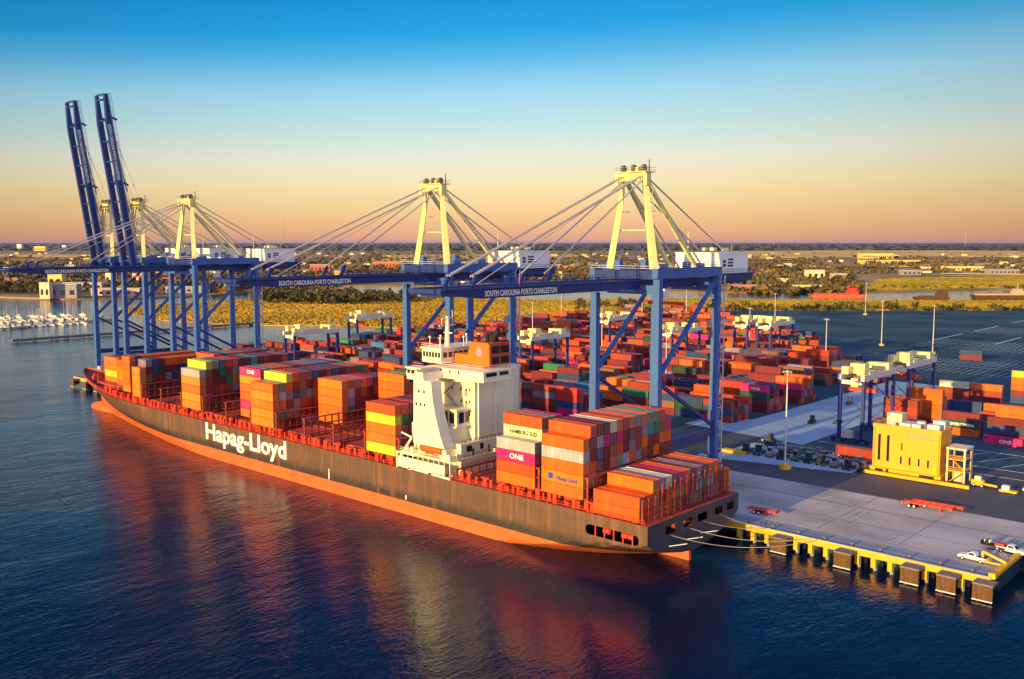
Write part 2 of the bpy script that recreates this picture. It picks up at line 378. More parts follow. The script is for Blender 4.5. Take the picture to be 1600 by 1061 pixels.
hv = []; hf = []; hm = []
for side in (-1, 1):
    for j in range(NJ):
        for k in range(NK):
            X, hb, z = sect(j, k); hv.append((X, CY + side * hb, z))
def hid(side, j, k): return (0 if side < 0 else NJ * NK) + j * NK + k
for side in (-1, 1):
    for j in range(NJ - 1):
        for k in range(NK - 1):
            a = (hid(side, j, k), hid(side, j + 1, k), hid(side, j + 1, k + 1), hid(side, j, k + 1))
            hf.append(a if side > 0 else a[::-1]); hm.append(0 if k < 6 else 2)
for k in range(NK - 1):
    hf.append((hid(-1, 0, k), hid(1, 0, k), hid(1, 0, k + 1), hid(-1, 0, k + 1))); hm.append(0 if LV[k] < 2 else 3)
for j in range(NJ - 1):
    hf.append((hid(-1, j, NK - 1), hid(1, j, NK - 1), hid(1, j + 1, NK - 1), hid(-1, j + 1, NK - 1))); hm.append(4)
    hf.append((hid(-1, j, 0), hid(-1, j + 1, 0), hid(1, j + 1, 0), hid(1, j, 0))); hm.append(0)
me = bpy.data.meshes.new('hull'); me.from_pydata(hv, [], hf)
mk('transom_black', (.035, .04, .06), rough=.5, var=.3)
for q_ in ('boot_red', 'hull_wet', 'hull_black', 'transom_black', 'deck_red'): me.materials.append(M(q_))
me.polygons.foreach_set('material_index', hm)
bmm = bmesh.new(); bmm.from_mesh(me); bmesh.ops.remove_doubles(bmm, verts=bmm.verts, dist=.03); bmesh.ops.recalc_face_normals(bmm, faces=bmm.faces); bmm.to_mesh(me); bmm.free()
hull = bpy.data.objects.new('hull', me); COL.objects.link(hull)
# mooring deck openings cut into the shell
cut = MB()
a0, a1, zc, hh = -127.6, -113.2, 8.6, 1.15
def slot(mb, x0, x1, zc, hh, y0, y1, n=8):
    pts = []
    for i in range(n + 1):
        t = R(90) - math.pi * i / n; pts.append((x1 - hh + hh * math.cos(t), zc + hh * math.sin(t)))
    for i in range(n + 1):
        t = R(270) - math.pi * i / n; pts.append((x0 + hh + hh * math.cos(t), zc + hh * math.sin(t)))
    k = len(mb.v); nn = len(pts)
    mb.v += [(p[0], y0, p[1]) for p in pts] + [(p[0], y1, p[1]) for p in pts]
    for i in range(nn):
        j = (i + 1) % nn; mb.f.append((k + i, k + j, k + nn + j, k + nn + i)); mb.m.append(0)
    mb.f.append(tuple(k + i for i in range(nn))[::-1]); mb.m.append(0); mb.f.append(tuple(k + nn + i for i in range(nn))); mb.m.append(0)
slot(cut, a0, a1, zc, hh, CY - HB - 1, CY - HB + 4)
for y0, y1 in ((171, 174.5), (178, 181.5), (184, 188), (191.5, 195), (197, 200)): cut.box(-114.5, -109, y0, y1, 8.9, 10.7)
cutter = cut.build('cutter', M('dark_void'))
bmm = bmesh.new(); bmm.from_mesh(cutter.data); bmesh.ops.recalc_face_normals(bmm, faces=bmm.faces); bmm.to_mesh(cutter.data); bmm.free()
md = hull.modifiers.new('b', 'BOOLEAN'); md.object = cutter; md.operation = 'DIFFERENCE'; md.solver = 'EXACT'; md.material_mode = 'TRANSFER'
me2 = bpy.data.meshes.new_from_object(hull.evaluated_get(bpy.context.evaluated_depsgraph_get()))
hull.modifiers.clear()
if len(me2.polygons) > 300: hull.data = me2
me2.name = 'hull'
bpy.data.objects.remove(cutter)
hull.parent = ship
bl = MB().ell((-404, CY - .5, .2), (13.5, 3.4, 3.2), 16, 10); o = bl.build('bulbous_bow', M('boot_red'), ship)
for p_ in o.data.polygons: p_.use_smooth = True
MB().hexa([(-121, CY - .5, -2), (-112.2, CY - .5, -2), (-112.2, CY + .5, -2), (-121, CY + .5, -2), (-121, CY - .5, 3.0), (-112.4, CY - .5, 3.0), (-112.4, CY + .5, 3.0), (-121, CY + .5, 3.0)]).build('rudder', M('boot_red'), ship)
text('name_lettering', 'Hapag-Lloyd', 7.7, M('letter_white'), ship, (-289.6, CY - HB - .03, 6.4), off=.2, width=46.6, ext=.02)
for dx in (.12, .24): pass
# bulwark at the bow
bw = MB()
for side in (-1, 1):
    pts = []
    for j in range(NAFT + NMID + 9, NJ):
        X, hb, z = sect(j, NK - 1); pts.append((X, CY + side * hb, z))
    for a, c in zip(pts[:-1], pts[1:]):
        ai = (a[0] + .1, CY + (a[1] - CY) * .985, a[2]); ci = (c[0] + .1, CY + (c[1] - CY) * .985, c[2])
        up = lambda p, h_=1.35: (p[0] - .4, p[1], p[2] + h_)
        bw.hexa([a, c, ci, ai, up(a), up(c), up(ci), up(ai)])
bw.build('bow_bulwark', M('deck_red'), ship)
ms = MB(); ms.tube((-408, CY, 14.5), (-408, CY, 21.5), .3, .18); ms.bar((-408, CY - 1.5, 20), (-408, CY + 1.5, 20), .2); ms.build('foremast', M('deck_red'), ship)
for (x, y) in ((-404, CY - 4), (-404, CY + 4), (-398, CY - 7), (-398, CY + 7)):
    wi = MB(); wi.box(x - 1, x + 1, y - 1, y + 1, 13.9, 14.6); wi.tube((x, y - 1.6, 15.3), (x, y + 1.6, 15.3), .8, n=10); wi.build('mooring_winch', M('rail_red'), ship)
wv = MB(); wv.hexa([(-393.5, CY - 9, 13.4), (-393, CY - 9, 13.4), (-393, CY + 9, 13.4), (-393.5, CY + 9, 13.4), (-394.5, CY - 8, 17.5), (-394.1, CY - 8, 17.5), (-394.1, CY + 8, 17.5), (-394.5, CY + 8, 17.5)]); wv.build('breakwater', M('deck_red'), ship)
# deck edge rail, coaming, pedestals
def hbdeck(X):
    for j in range(NJ - 1):
        A = sect(j, NK - 1); B_ = sect(j + 1, NK - 1)
        if A[0] >= X >= B_[0]: t = (A[0] - X) / max(1e-6, A[0] - B_[0]); return A[1] + (B_[1] - A[1]) * t
    return HB
for side, xa, xb in ((-1, -112., -170.), (-1, -191., -392.), (1, -112., -392.)):
    rl = MB(); x = xa
    while x > xb:
        x2 = x - 3; y = CY + side * (hbdeck(x) - .25); y2 = CY + side * (hbdeck(x2) - .25); z = deckz(x); z2 = deckz(x2)
        for h_ in (.55, 1.1): rl.bar((x, y, z + h_), (x2, y2, z2 + h_), .09)
        rl.bar((x, y, z), (x, y, z + 1.1), .09)
        x = x2
    rl.build('deck_rail', M('rail_red'), ship)
pd = MB(); pd.box(-.5, .5, 0, .7, 0, 2.5); pd.box(-1.1, 1.1, 0, .8, 2.2, 2.6); pdm = pd.mesh('lashing_pedestal', M('rail_red'))
x = -115.
while x > -372:
    if not -193 < x < -170:
        for side in (-1, 1):
            k_ = .7 + .6 * ((x * 7.13 + side) % 1.0)
            o = part('lashing_pedestal', pdm, ship, (x, CY + side * (hbdeck(x) - (.95 if side < 0 else .25)), deckz(x))); o.scale = (k_, 1, .75 + .4 * ((x * 3.7) % 1.0))
    x -= 6.35 - 1.2 * ((x * 1.9) % 1.0)
vb = MB()
random.seed(4)
x = -118.
while x > -376:
    if not -193 < x < -171:
        y = CY - hbdeck(x) + 1.2 + random.random() * .8; z = deckz(x); h_ = random.uniform(.7, 2.2)
        vb.box(x, x + random.uniform(.5, 1.6), y, y + .8, z, z + h_)
    x -= random.uniform(2.0, 3.6)
build_each(vb, 'deck_vent', M('rail_red'), ship)
BAYX = [-141.0, -155.3, -204.8, -219.1, -233.4, -247.5, -262.2, -276.5, -291, -305.5, -320, -334.3, -348.5]
hcv = MB().box(0, 12.6, -15.5, 15.5, 0, 1.9)
hcv.box(.2, 12.4, -5.3, -5.1, 1.9, 2.1); hcv.box(.2, 12.4, 5.1, 5.3, 1.9, 2.1)
hcm = hcv.mesh('hatch_cover', M('deck_red'))
lb = MB()
for y in [CY - HB + 1 + 2.53 * i for i in range(15)]:
    lb.box(-.25, .25, y - .12, y + .12, 0, 7.6)
for z in (2.6, 5.2, 7.4): lb.box(-.5, .5, CY - HB + .5, CY + HB - 1.5, z, z + .25)
for z in (3.7, 6.3): lb.box(.44, .5, CY - HB + .5, CY + HB - 1.5, z, z + .08)
lbm = lb.mesh('lashing_bridge', M('rail_red'))
lb_dark = lb.mesh('lashing_bridge', M('deck_red'))
for x in BAYX:
    part('hatch_cover', hcm, ship, (x - .2, CY, 12.2 + max(0, deckz(x) - 12.2)))
    part('lashing_bridge', lb_dark, ship, (x + 13.2, 0, 12.2 + (deckz(x) - 12.2)))
part('hatch_cover', hcm, ship, (-126.3, CY, 12.2))
part('hatch_cover', MB().box(0, 30, -10, 10, 0, 1.6).mesh('hatch_cover', M('deck_red')), ship, (-391, CY, 13.0))
st = MB()
for y in [CY - HB + .8 + 2.53 * i for i in range(15)]: st.box(-113.1, -112.8, y - .1, y + .1, 12.2, 19.6 if 6 < y - 164 < 34 else 17.4)
for z in (13.4, 14.9, 17.5): st.box(-112.95, -112.75, CY - HB + .8, CY + HB - 1, z, z + .16)
st.build('stern_frame', M('deck_red'), ship)
wn = MB()
for x in (-125, -122.5, -120, -117.5, -115): wn.box(x, x + .25, CY - HB + .05, CY - HB + .3, 7.2, 9.8)
wn.tube((-124, CY - HB + 2.2, 8.3), (-122, CY - HB + 2.2, 8.3), .6); wn.tube((-119, CY - HB + 2.2, 8.3), (-116, CY - HB + 2.2, 8.3), .6)
build_each(wn, 'opening_post', M('rail_red'), ship)
fm = MB()
for (x, z0, z1) in ((-221.5, 3.8, 6.9), (-188, 4.0, 5.2)): fm.box(x, x + .35, CY - HB - .06, CY - HB - .01, z0, z1)
build_each(fm, 'draught_mark', M('letter_white'), ship)
# -- superstructure
TW = (-185.3, -178.6)
for side in (-1, 1):
    tw = MB()
    y0, y1 = (164.6, 168.1) if side < 0 else (CY + 13.1, CY + 16.9)
    prof = [(-185.3, 19.6), (-173.6, 19.6), (-175.0, 22.5), (-176.6, 27), (-177.7, 31), (-178.4, 36.4), (-185.0, 36.4)] if side < 0 else [(-187, 19.6), (-180, 19.6), (-180, 36.4), (-187, 36.4)]
    k = len(tw.v); nn = len(prof)
    tw.v += [(p[0], y0, p[1]) for p in prof] + [(p[0], y1, p[1]) for p in prof]
    for i in range(nn):
        j = (i + 1) % nn; tw.f.append((k + i, k + j, k + nn + j, k + nn + i)); tw.m.append(0)
    tw.f.append(tuple(k + i for i in range(nn))); tw.m.append(0); tw.f.append(tuple(k + nn + i for i in reversed(range(nn)))); tw.m.append(0)
    tw.build('side_tower', M('ship_white'), ship)
hs = MB(); hs.box(-190, -173.3, 175.4, 189.6, 14, 37.0)
for z in (25.2, 28.4, 31.6, 34.8): hs.box(-190.2, -174.5, 174.9, 191.3, z, z + .16)
hs.box(-190.4, -173.1, 171.2, 190.9, 36.6, 36.9)
house = hs.build('accommodation_block', M('ship_white'), ship)
bb = MB(); bb.box(-187.4, -166.2, 171.3, 182.0, 36.9, 39.2); bb.box(-187.4, -173.25, 182.0, 189.6, 36.9, 39.2); bb.box(-187.6, -165.9, 171.1, 182.2, 36.6, 36.9); bb.box(-187.4, -181, 164.4, 202, 36.4, 37.2)
bb.box(-187.4, -187.0, 164.3, 202.1, 37.2, 38.4); bb.box(-181.5, -181.1, 164.3, 171.2, 37.2, 38.4); bb.box(-187.4, -181, 164.2, 164.5, 37.2, 38.6)
bb.box(-187.3, -183.5, 164.4, 167.5, 37.2, 39.4); bb.box(-187.6, -181.5, 163.9, 168, 39.4, 39.7)
bb.build('bridge_deck', M('ship_white'), ship)
wh = MB(); wh.box(-192, -184.5, 174, 192.4, 39.7, 43.4); wh.box(-192.4, -184, 173.6, 192.8, 43.4, 43.8); wh.build('wheelhouse', M('ship_white'), ship)
ww = MB()
for i in range(6): ww.box(-191.6 + i * 1.18, -190.75 + i * 1.18, 173.95, 174.0, 41.2, 42.6)
for i in range(9): ww.box(-184.5, -184.45, 174.8 + i * 1.95, 176.2 + i * 1.95, 41.2, 42.6)
ww.box(-166.2, -166.13, 172.3, 176.2, 37.9, 38.9); ww.box(-166.2, -166.13, 177.3, 180.6, 37.9, 38.9)
for xx, zz in ((-184, 29.8), (-182.4, 29.8), (-180.9, 29.8), (-183, 33.2), (-181, 33.2)): ww.box(xx, xx + .35, 164.24, 164.3, zz, zz + .8)
for zz in (26.5, 29.8, 33, 38):
    for xx in (-182, -178.6, -175.4): ww.box(xx, xx + .5, (175.34 if zz < 37 else 171.24), (175.4 if zz < 37 else 171.3), zz, zz + .8)
ww.box(-186.9, -185.9, 164.1, 164.2, 38.0, 39.0); ww.box(-185.4, -184.2, 164.1, 164.2, 38.0, 39.0)
build_each(ww, 'window', M('window_glass'), ship)
pr_ = MB(); pr_.box(-186, -175.2, 170.6, 183, 24.3, 28.4); pr_.box(-188, -174.7, 170.1, 183.5, 28.4, 28.7); pr_.box(-188, -174.7, 169.8, 183.5, 24.0, 24.3)
pr_.build('porch', M('ship_white'), ship)
pw = MB()
for i in range(4): pw.box(-185.3 + i * 2.5, -183.5 + i * 2.5, 170.52, 170.6, 25, 27.9)
for i in range(3): pw.box(-175.2, -175.12, 171.4 + i * 2.4, 173.2 + i * 2.4, 25, 27.9)
build_each(pw, 'window', M('window_glass'), ship)
lo = MB(); lo.box(-190, -172, 169, 197.4, 12.2, 20.2); lo.box(-191, -171.2, 164.6, 200, 16.4, 16.7); lo.box(-186.5, -183, 167, 169, 16.7, 19.6); lo.box(-176, -173.8, 165.4, 169, 16.7, 19.0); lo.box(-190, -176, 168.3, 198, 20.2, 24.0)
for k in range(10): lo.box(-190 + k * 2, -189.8 + k * 2, 164.8, 165.0, 12.2, 16.4)
for h_ in (.5, 1.0): lo.bar((-191, 164.8, 16.7 + h_), (-171.4, 164.8, 16.7 + h_), .1)
for xx in (-189, -187, -173): lo.box(xx, xx + .9, 164.9, 165.6, 16.7, 18.1)
lo.build('lower_deckhouse', M('ship_white'), ship)
lw = MB(); lw.box(-172, -171.94, 171, 173, 18, 19.6); lw.box(-172, -171.94, 176, 177.2, 18, 19.6)
for xx in (-188, -180, -177): lw.box(xx, xx + 1, 168.94, 169, 18.2, 19.2)
build_each(lw, 'window', M('window_glass'), ship)
sp = MB(); sp.box(-191, -173, 164.05, 164.35, 12.9, 15.4); sp.bar((-171, 164.2, 12.3), (-191, 164.2, 12.9), .5, .5); sp.box(-191.6, -191.2, 164, 164.4, 12.2, 16.8); sp.box(-191.6, -184, 164.05, 164.3, 16.2, 16.5)
for xx in (-187, -179): sp.box(xx, xx + 1.2, 163.95, 164.05, 12.3, 12.9)
sp.build('gangway_panel', M('ship_white'), ship)
rr = MB()
for z0, y0, y1, x in ((16.7, 164.8, 200, -171.3), (20.2, 169.2, 197, -172.1), (14.6, 166.5, 200, -170.6)):
    for h_ in (.5, 1.0): rr.bar((x, y0, z0 + h_), (x, y1, z0 + h_), .1)
    y = y0
    while y < y1: rr.bar((x, y, z0), (x, y, z0 + 1), .1); y += 1.6
rr.box(-171.2, -170.8, 166, 200, 14.2, 14.6)
for k in range(13): rr.box(-171.2, -170.9, 166.2 + k * 2.75, 166.5 + k * 2.75, 12.2, 14.2)
rr.build('deck_rail', M('deck_red'), ship)
lbt = MB()
for i in range(8):
    t0 = i / 8; t1 = (i + 1) / 8
    pf = lambda t: .35 + .65 * math.sin(math.pi * min(1, max(0, .12 + t * .76))) ** .6
    lbt.tube((-183.2 + 7.8 * t0, 165.6, 18.6), (-183.2 + 7.8 * t1, 165.6, 18.6), 1.35 * pf(t0), 1.35 * pf(t1), n=12)
lbt.box(-177.8, -176.2, 165.0, 166.2, 19.4, 20.2)
lbo = lbt.build('lifeboat', M('lifeboat_orange'), ship)
dvt = MB()
for xx in (-182.6, -176.8): dvt.bar((xx, 168.4, 17.7), (xx, 168.0, 21.8), .4); dvt.bar((xx, 168.0, 21.8), (xx, 165.6, 21.4), .35); dvt.bar((xx, 166.2, 21.4), (xx, 166.2, 20.5), .15)
dvt.build('davit', M('ship_white'), lbo)
gw = MB(); gw.bar((-191.5, 165, 14.5), (-187.5, 166, 20.5), .5); gw.tube((-187.5, 166, 20.5), (-191, 165.5, 21.5), .25); gw.build('stores_crane', M('ship_white'), ship)
fu = MB(); fu.hexa([(-179.4, 178, 39.7), (-170.6, 178, 39.7), (-170.6, 186.4, 39.7), (-179.4, 186.4, 39.7), (-177.6, 178.3, 45.6), (-170.9, 178.3, 45.6), (-170.9, 186.1, 45.6), (-177.6, 186.1, 45.6)])
fu.box(-184, -179, 178.6, 186, 39.7, 42.2); fn = fu.build('funnel', M('funnel_orange'), ship)
fl = MB(); fl.hexa([(-170.55, 178.2, 39.75), (-170.45, 178.2, 39.75), (-170.45, 186.2, 39.75), (-170.55, 186.2, 39.75), (-170.85, 178.4, 45.5), (-170.75, 178.4, 45.5), (-170.75, 186, 45.5), (-170.85, 186, 45.5)]); fl.build('aft_panel', M('funnel_red'), fn)
lv = MB()
for y0 in (178.9, 182.5):
    for z0 in (40.2, 43.0): lv.box(-170.8, -170.4, y0, y0 + 2.9, z0, z0 + 1.9)
build_each(lv, 'louvre', M('dark_void'), fn)
lg = MB(); lg.tube((-174.3, 178.06, 43.3), (-174.3, 178.25, 43.3), 1.25, n=20); lg.build('emblem', M('purple_grey') if 'purple_grey' in MATS else P('purple grey'), fn)
ex = MB()
for xx, yy, rr_, hh_ in ((-176.3, 180, .5, 2.0), (-175, 182, .45, 2.2), (-173.6, 180.5, .55, 2.4), (-172.6, 183, .5, 2.0), (-174.4, 184.5, .4, 1.8)): ex.tube((xx, yy, 45.6), (xx, yy, 45.6 + hh_), rr_, n=10)
ex.tube((-172.8, 181.4, 45.8), (-170.4, 181.4, 49.2), .85, .75, n=10); ex.box(-172.5, -171, 183, 186, 45.7, 46.1)
ex.build('exhaust_pipe', M('dark_void'), fn)
MB().box(-178, -170.7, 177.7, 186.6, 45.6, 45.8).build('top_rim', M('funnel_orange'), fn)
mst = MB(); mst.tube((-187.5, CY - 4, 43.8), (-187.5, CY - 4, 52), .75, .4); mst.bar((-187.5, CY - 7, 49.5), (-187.5, CY - 1, 49.5), .3); mst.bar((-188.8, CY - 4, 47.5), (-185.5, CY - 4, 47.5), .25); mst.bar((-187.5, CY - 6, 51.2), (-187.5, CY - 2, 51.6), .35)
mst.bar((-187.5, CY - 6, 49.5), (-187.5, CY - 6, 51.5), .15); mst.bar((-187.5, CY - 2, 49.5), (-187.5, CY - 2, 53.5), .15)
mst.build('radar_mast', M('ship_white'), ship)
ra = MB()
for xx, yy in ((-191, 176), (-191, 180), (-186, 175), (-186, 190), (-189, 188), (-185, 183)): ra.tube((xx, yy, 43.8), (xx, yy, 46.2), .12, .08, n=6); ra.ell((xx, yy, 46.3), (.35, .35, .35), 8, 5)
for h_ in (.5, 1.0): ra.bar((-192.2, 173.8, 43.8 + h_), (-184.2, 173.8, 43.8 + h_), .08); ra.bar((-184.2, 173.8, 43.8 + h_), (-184.2, 192.5, 43.8 + h_), .08); ra.bar((-187.3, 171.4, 39.7 + h_), (-166.3, 171.4, 39.7 + h_), .08); ra.bar((-166.3, 171.4, 39.7 + h_), (-166.3, 181.9, 39.7 + h_), .08)
ra.build('antenna', M('ship_white'), ship)
hd = MB()
for z in (25.36, 28.56, 31.76, 34.96):
    for h_ in (.5, 1.0):
        hd.bar((-190.1, 175.0, z + h_), (-174.6, 175.0, z + h_), .09)
    for k in range(9): hd.bar((-190 + k * 1.9, 175.0, z), (-190 + k * 1.9, 175.0, z + 1), .09)
hd.build('deck_rail', M('ship_white'), ship)
sc2 = MB()
for k, z in enumerate((21, 25.3, 28.5, 31.7)):
    x0 = -184 if k % 2 else -179; x1 = -180 if k % 2 else -183; sc2.bar((x0, 174.6, z), (x1, 174.6, z + 3.2), .8, .18)
sc2.build('outside_stair', M('ship_grey_steel'), ship)
dr = MB()
for z in (25.4, 28.6, 31.8):
    for x in (-187.3, -176.8): dr.box(x, x + .8, 175.33, 175.4, z, z + 1.9)
for y in (173, 179, 187): dr.box(-172, -171.95, y, y + .8, 16.8, 18.7)
build_each(dr, 'door', M('deck_red'), ship)
pi = MB()
for y in (176.6, 183.2, 189.6): pi.tube((-173.1, y, 20), (-173.1, y, 36), .16, n=6)
for z in (24, 30): pi.box(-173.32, -173.2, 175.6, 190.6, z, z + .14)
pi.build('vent_pipe', M('house_white'), ship)
gr_ = MB()
gg = random.Random(6)
for k in range(16):
    x = gg.uniform(-190, -173); y = gg.uniform(165, 168); h_ = gg.uniform(.5, 1.6); gr_.box(x, x + gg.uniform(.4, 1.2), y, y + .7, 12.2, 12.2 + h_)
for k in range(9):
    x = gg.uniform(-190.5, -172); gr_.box(x, x + gg.uniform(.4, 1.0), 166.4 + gg.random(), 168.2, 16.7, 16.7 + gg.uniform(.6, 1.6))
for k in range(8):
    y = gg.uniform(178, 196); gr_.box(-171.6, -170.9, y, y + gg.uniform(.5, 1.4), 16.7, 16.7 + gg.uniform(.6, 1.5))
build_each(gr_, 'deck_locker', M('ship_white'), ship)
# mooring ropes
def rope(p, q_, sag, label):
    mb = MB(); p = Vector(p); q_ = Vector(q_); pr0 = p
    for i in range(1, 13):
        t = i / 12; c = p.lerp(q_, t); c.z -= sag * 4 * t * (1 - t); mb.tube(pr0, c, .07, n=5, cap=False); pr0 = c
    tag(mb.build('mooring_rope', M('rope')), label, 'rope', 'mooring ropes from the stern to the quay')
rope((-110.9, 186, 8.8), (-103.5, 204.2, 4.5), .8, 'upper pale mooring rope from the ship stern to the quay edge')
rope((-110.9, 179.5, 8.7), (-92.5, 204.1, 4.5), 1.8, 'middle mooring rope from the transom to the quay')
rope((-110.9, 172.5, 8.6), (-91.2, 204.1, 4.5), 2.4, 'lowest and longest mooring rope from the transom corner to the quay')
rope((-110.9, 193.5, 8.8), (-106, 204.2, 4.5), .5, 'short mooring rope beside the quay side corner of the stern')
rg = MB()
for y in (172, 178.5, 185): rg.bar((-110.9, y, 6.2), (-108.4, y + 3.4, 6.5), .3, .12)
build_each(rg, 'rat_guard', M('letter_white'), ship)
# ------------------------------------------------------------------ containers
TH = 2.75; CW = 2.39; CL = 12.19
def cmesh(L, ribs=20, dep=.1):
    mb = MB(); h = TH - .11
    for x in (0, L - .16):
        for y in (0, CW - .16): mb.box(x, x + .16, y, y + .16, 0, h + .09)
    for y in (0, CW - .12):
        mb.box(.16, L - .16, y, y + .12, 0, .2); mb.box(.16, L - .16, y, y + .12, h - .14, h)
    n = ribs; x0 = .16; dx = (L - .32) / (n * 4)
    for side in (0, 1):
        pr0 = None
        for i in range(n * 4 + 1):
            ph = i % 4; d = .02 + (dep if ph in (2, 3) else 0)
            y = d if side == 0 else CW - d; x = x0 + dx * i
            if pr0: 
                f = [(pr0[0], pr0[1], .2), (x, y, .2), (x, y, h - .14), (pr0[0], pr0[1], h - .14)]
                mb.face(f if side == 0 else f[::-1])
            pr0 = (x, y)
    nr = 14; dx = (L - .3) / (nr * 2)
    for i in range(nr * 2):
        z0 = h - .03 if i % 2 == 0 else h - .07; xa = .15 + dx * i
        mb.face([(xa, .1, z0), (xa + dx * .8, .1, z0), (xa + dx * .8, CW - .1, z0), (xa, CW - .1, z0)])
        z1 = h - .07 if i % 2 == 0 else h - .03
        mb.face([(xa + dx * .8, .1, z0), (xa + dx, .1, z1), (xa + dx, CW - .1, z1), (xa + dx * .8, CW - .1, z0)])
    mb.face([(.05, CW - .1, .1), (.05, .1, .1), (.05, .1, h - .05), (.05, CW - .1, h - .05)])
    mb.box(0, .14, .16, CW - .16, h - .16, h); mb.box(L - .14, L, .16, CW - .16, h - .2, h); mb.box(L - .14, L, .16, CW - .16, 0, .2)
    return mb
def doormesh(L):
    mb = MB(); h = TH - .11
    for y0 in (.2, CW / 2 + .03): mb.box(L - .2, L - .1, y0, y0 + CW / 2 - .23, .24, h - .24)
    for y in (.42, .92, 1.52, 2.02):
        mb.tube((L - .04, y, .12), (L - .04, y, h - .12), .05, n=5, mi=1)
        mb.box(L - .07, L - .02, y - .06, y + .06, .9, 1.0)
    for z in (.9, 1.5): mb.box(L - .07, L - .055, .17, CW - .17, z, z + .05)
    return mb
mk('base', (.5, .5, .5)); mk('lock_rod', (.34, .29, .28), rough=.45, var=.2)
CM = {40: cmesh(CL).mesh('container_body', M('base')), 20: cmesh(6.06, 13).mesh('container_body', M('base')), 41: cmesh(CL, 9, .16).mesh('container_body', M('base'))}
DM = {40: doormesh(CL).mesh('container_door', [M('base'), M('lock_rod')]), 20: doormesh(6.06).mesh('container_door', [M('base'), M('lock_rod')])}
DM[41] = DM[40]
ORD = ['first', 'second', 'third', 'fourth', 'fifth', 'sixth', 'seventh', 'eighth', 'ninth', 'tenth', 'eleventh', 'twelfth', 'thirteenth', 'fourteenth', 'fifteenth'] + ['%dth' % i for i in range(16, 40)]
TN = ['bottom', 'second', 'third', 'fourth', 'fifth', 'sixth']
BX = []   # x, y, z, kind, colour, label
rc = random.Random(21)
WS = ['maroon'] * 30 + ['rust red'] * 18 + ['purple grey'] * 9 + ['orange'] * 13 + ['navy blue'] * 6 + ['brown'] * 7 + ['magenta'] * 4 + ['green'] * 3 + ['teal'] * 2 + ['grey'] * 5 + ['grey green'] * 5 + ['deep orange'] * 6 + ['red'] * 3
WD = ['navy blue'] * 12 + ['maroon'] * 14 + ['brown'] * 8 + ['dark green'] * 8 + ['purple grey'] * 6 + ['rust red'] * 6 + ['blue'] * 2 + ['magenta'] * 2
WY = ['maroon'] * 30 + ['rust red'] * 18 + ['orange'] * 10 + ['deep orange'] * 12 + ['navy blue'] * 9 + ['purple grey'] * 5 + ['green'] * 3 + ['brown'] * 6 + ['magenta'] * 3 + ['red'] * 10 + ['dark green'] * 3 + ['blue'] * 2
def RY(i): return 164.6 + 2.53 * i
USED = {}
def shipblock(name, x, rows, tiers, base, w, near=None, kind=40, fixed=None):
    for i in rows:
        t_ = tiers(i)
        for t in range(t_):
            c = rc.choice(w)
            if near and i in near and t < len(near[i]) and near[i][t]: c = near[i][t]
            if fixed and (i, t) in fixed: c = fixed[(i, t)]
            k = kind; y = RY(i); z = base + TH * t
            tn = 'top tier' if t == t_ - 1 else TN[t] + ' tier'
            rn = 'row nearest the open water' if i == min(rows) else ('row nearest the quay' if i == max(rows) else ORD[i - min(rows)] + ' row from the water')
            BX.append([x, y, z, 41 if c == 'grey ribbed' else k, 'grey' if c == 'grey ribbed' else c, '%s container, %s, %s, %s' % ('grey' if c == 'grey ribbed' else c, tn, rn, name), 'containers stacked on the ship deck', None])
T = lambda n, d={}: (lambda i: d.get(i, n))
A, OR, AM, DO, MG, YG = 'amber', 'orange', 'amber', 'deep orange', 'magenta', 'yellow green'
shipblock('low stern stack', -125.8, range(0, 15), T(3, {0: 2, 1: 2, 13: 2, 14: 2}), 12.45, WS, {0: [DO, DO], 1: [DO, DO], 2: [OR, OR, OR]}, fixed={(3, 2): 'purple grey', (4, 2): 'cream', (5, 2): 'rust red', (6, 2): 'magenta', (7, 2): 'orange', (8, 2): 'maroon', (9, 2): 'purple grey', (11, 2): 'orange', (12, 2): 'orange'})
shipblock('tall aft stack', -141., range(0, 14), T(6, {0: 5, 13: 5}), 14.6, WS, {0: [OR, AM, OR, 'grey ribbed', OR], 1: [None] * 5 + [DO]}, fixed={(2, 5): 'maroon', (3, 5): 'maroon', (4, 5): 'cream', (5, 5): 'orange', (6, 5): 'rust red', (7, 5): 'orange', (8, 5): 'purple grey', (9, 5): 'orange', (10, 5): 'grey green', (11, 5): 'grey green', (12, 5): 'red', (5, 1): 'teal', (4, 1): 'magenta', (5, 2): 'grey green', (12, 3): 'orange', (13, 3): 'orange', (11, 4): 'green'})
shipblock('stack behind the bridge', -155.3, range(0, 4), T(6, {0: 4}), 14.6, WS, {0: [OR, DO, MG, 'grey'], 1: [OR, OR, OR, OR, 'pale yellow', DO]})
shipblock('stack before the bridge', -204.8, range(0, 12), T(5), 14.8, WS, {0: [YG, OR, OR, YG, DO]}, fixed={(1, 4): 'red', (2, 4): 'maroon', (1, 3): 'green', (2, 3): 'dark green', (1, 2): 'rust red'})
shipblock('quayside stack midway along the deck', -233., range(11, 15), T(6, {11: 6, 12: 5}), 14.8, WS, {11: [DO, 'navy blue', 'maroon', OR, OR, OR], 12: [OR] * 5})
shipblock('orange fronted middle stack', -247.5, range(6, 14), T(5), 15.6, WS, {6: [OR, OR, OR, OR, AM]})
shipblock('wide stack above the hull name', -262.2, range(0, 15), T(6, {0: 5, 1: 5}), 14.8, WS, {0: [AM, AM, OR, AM, OR], 2: [None] * 5 + [YG]})
shipblock('stack forward of hull name', -276.5, range(2, 15), T(6), 14.9, WS, {2: [OR, MG, DO, OR, AM, MG]})
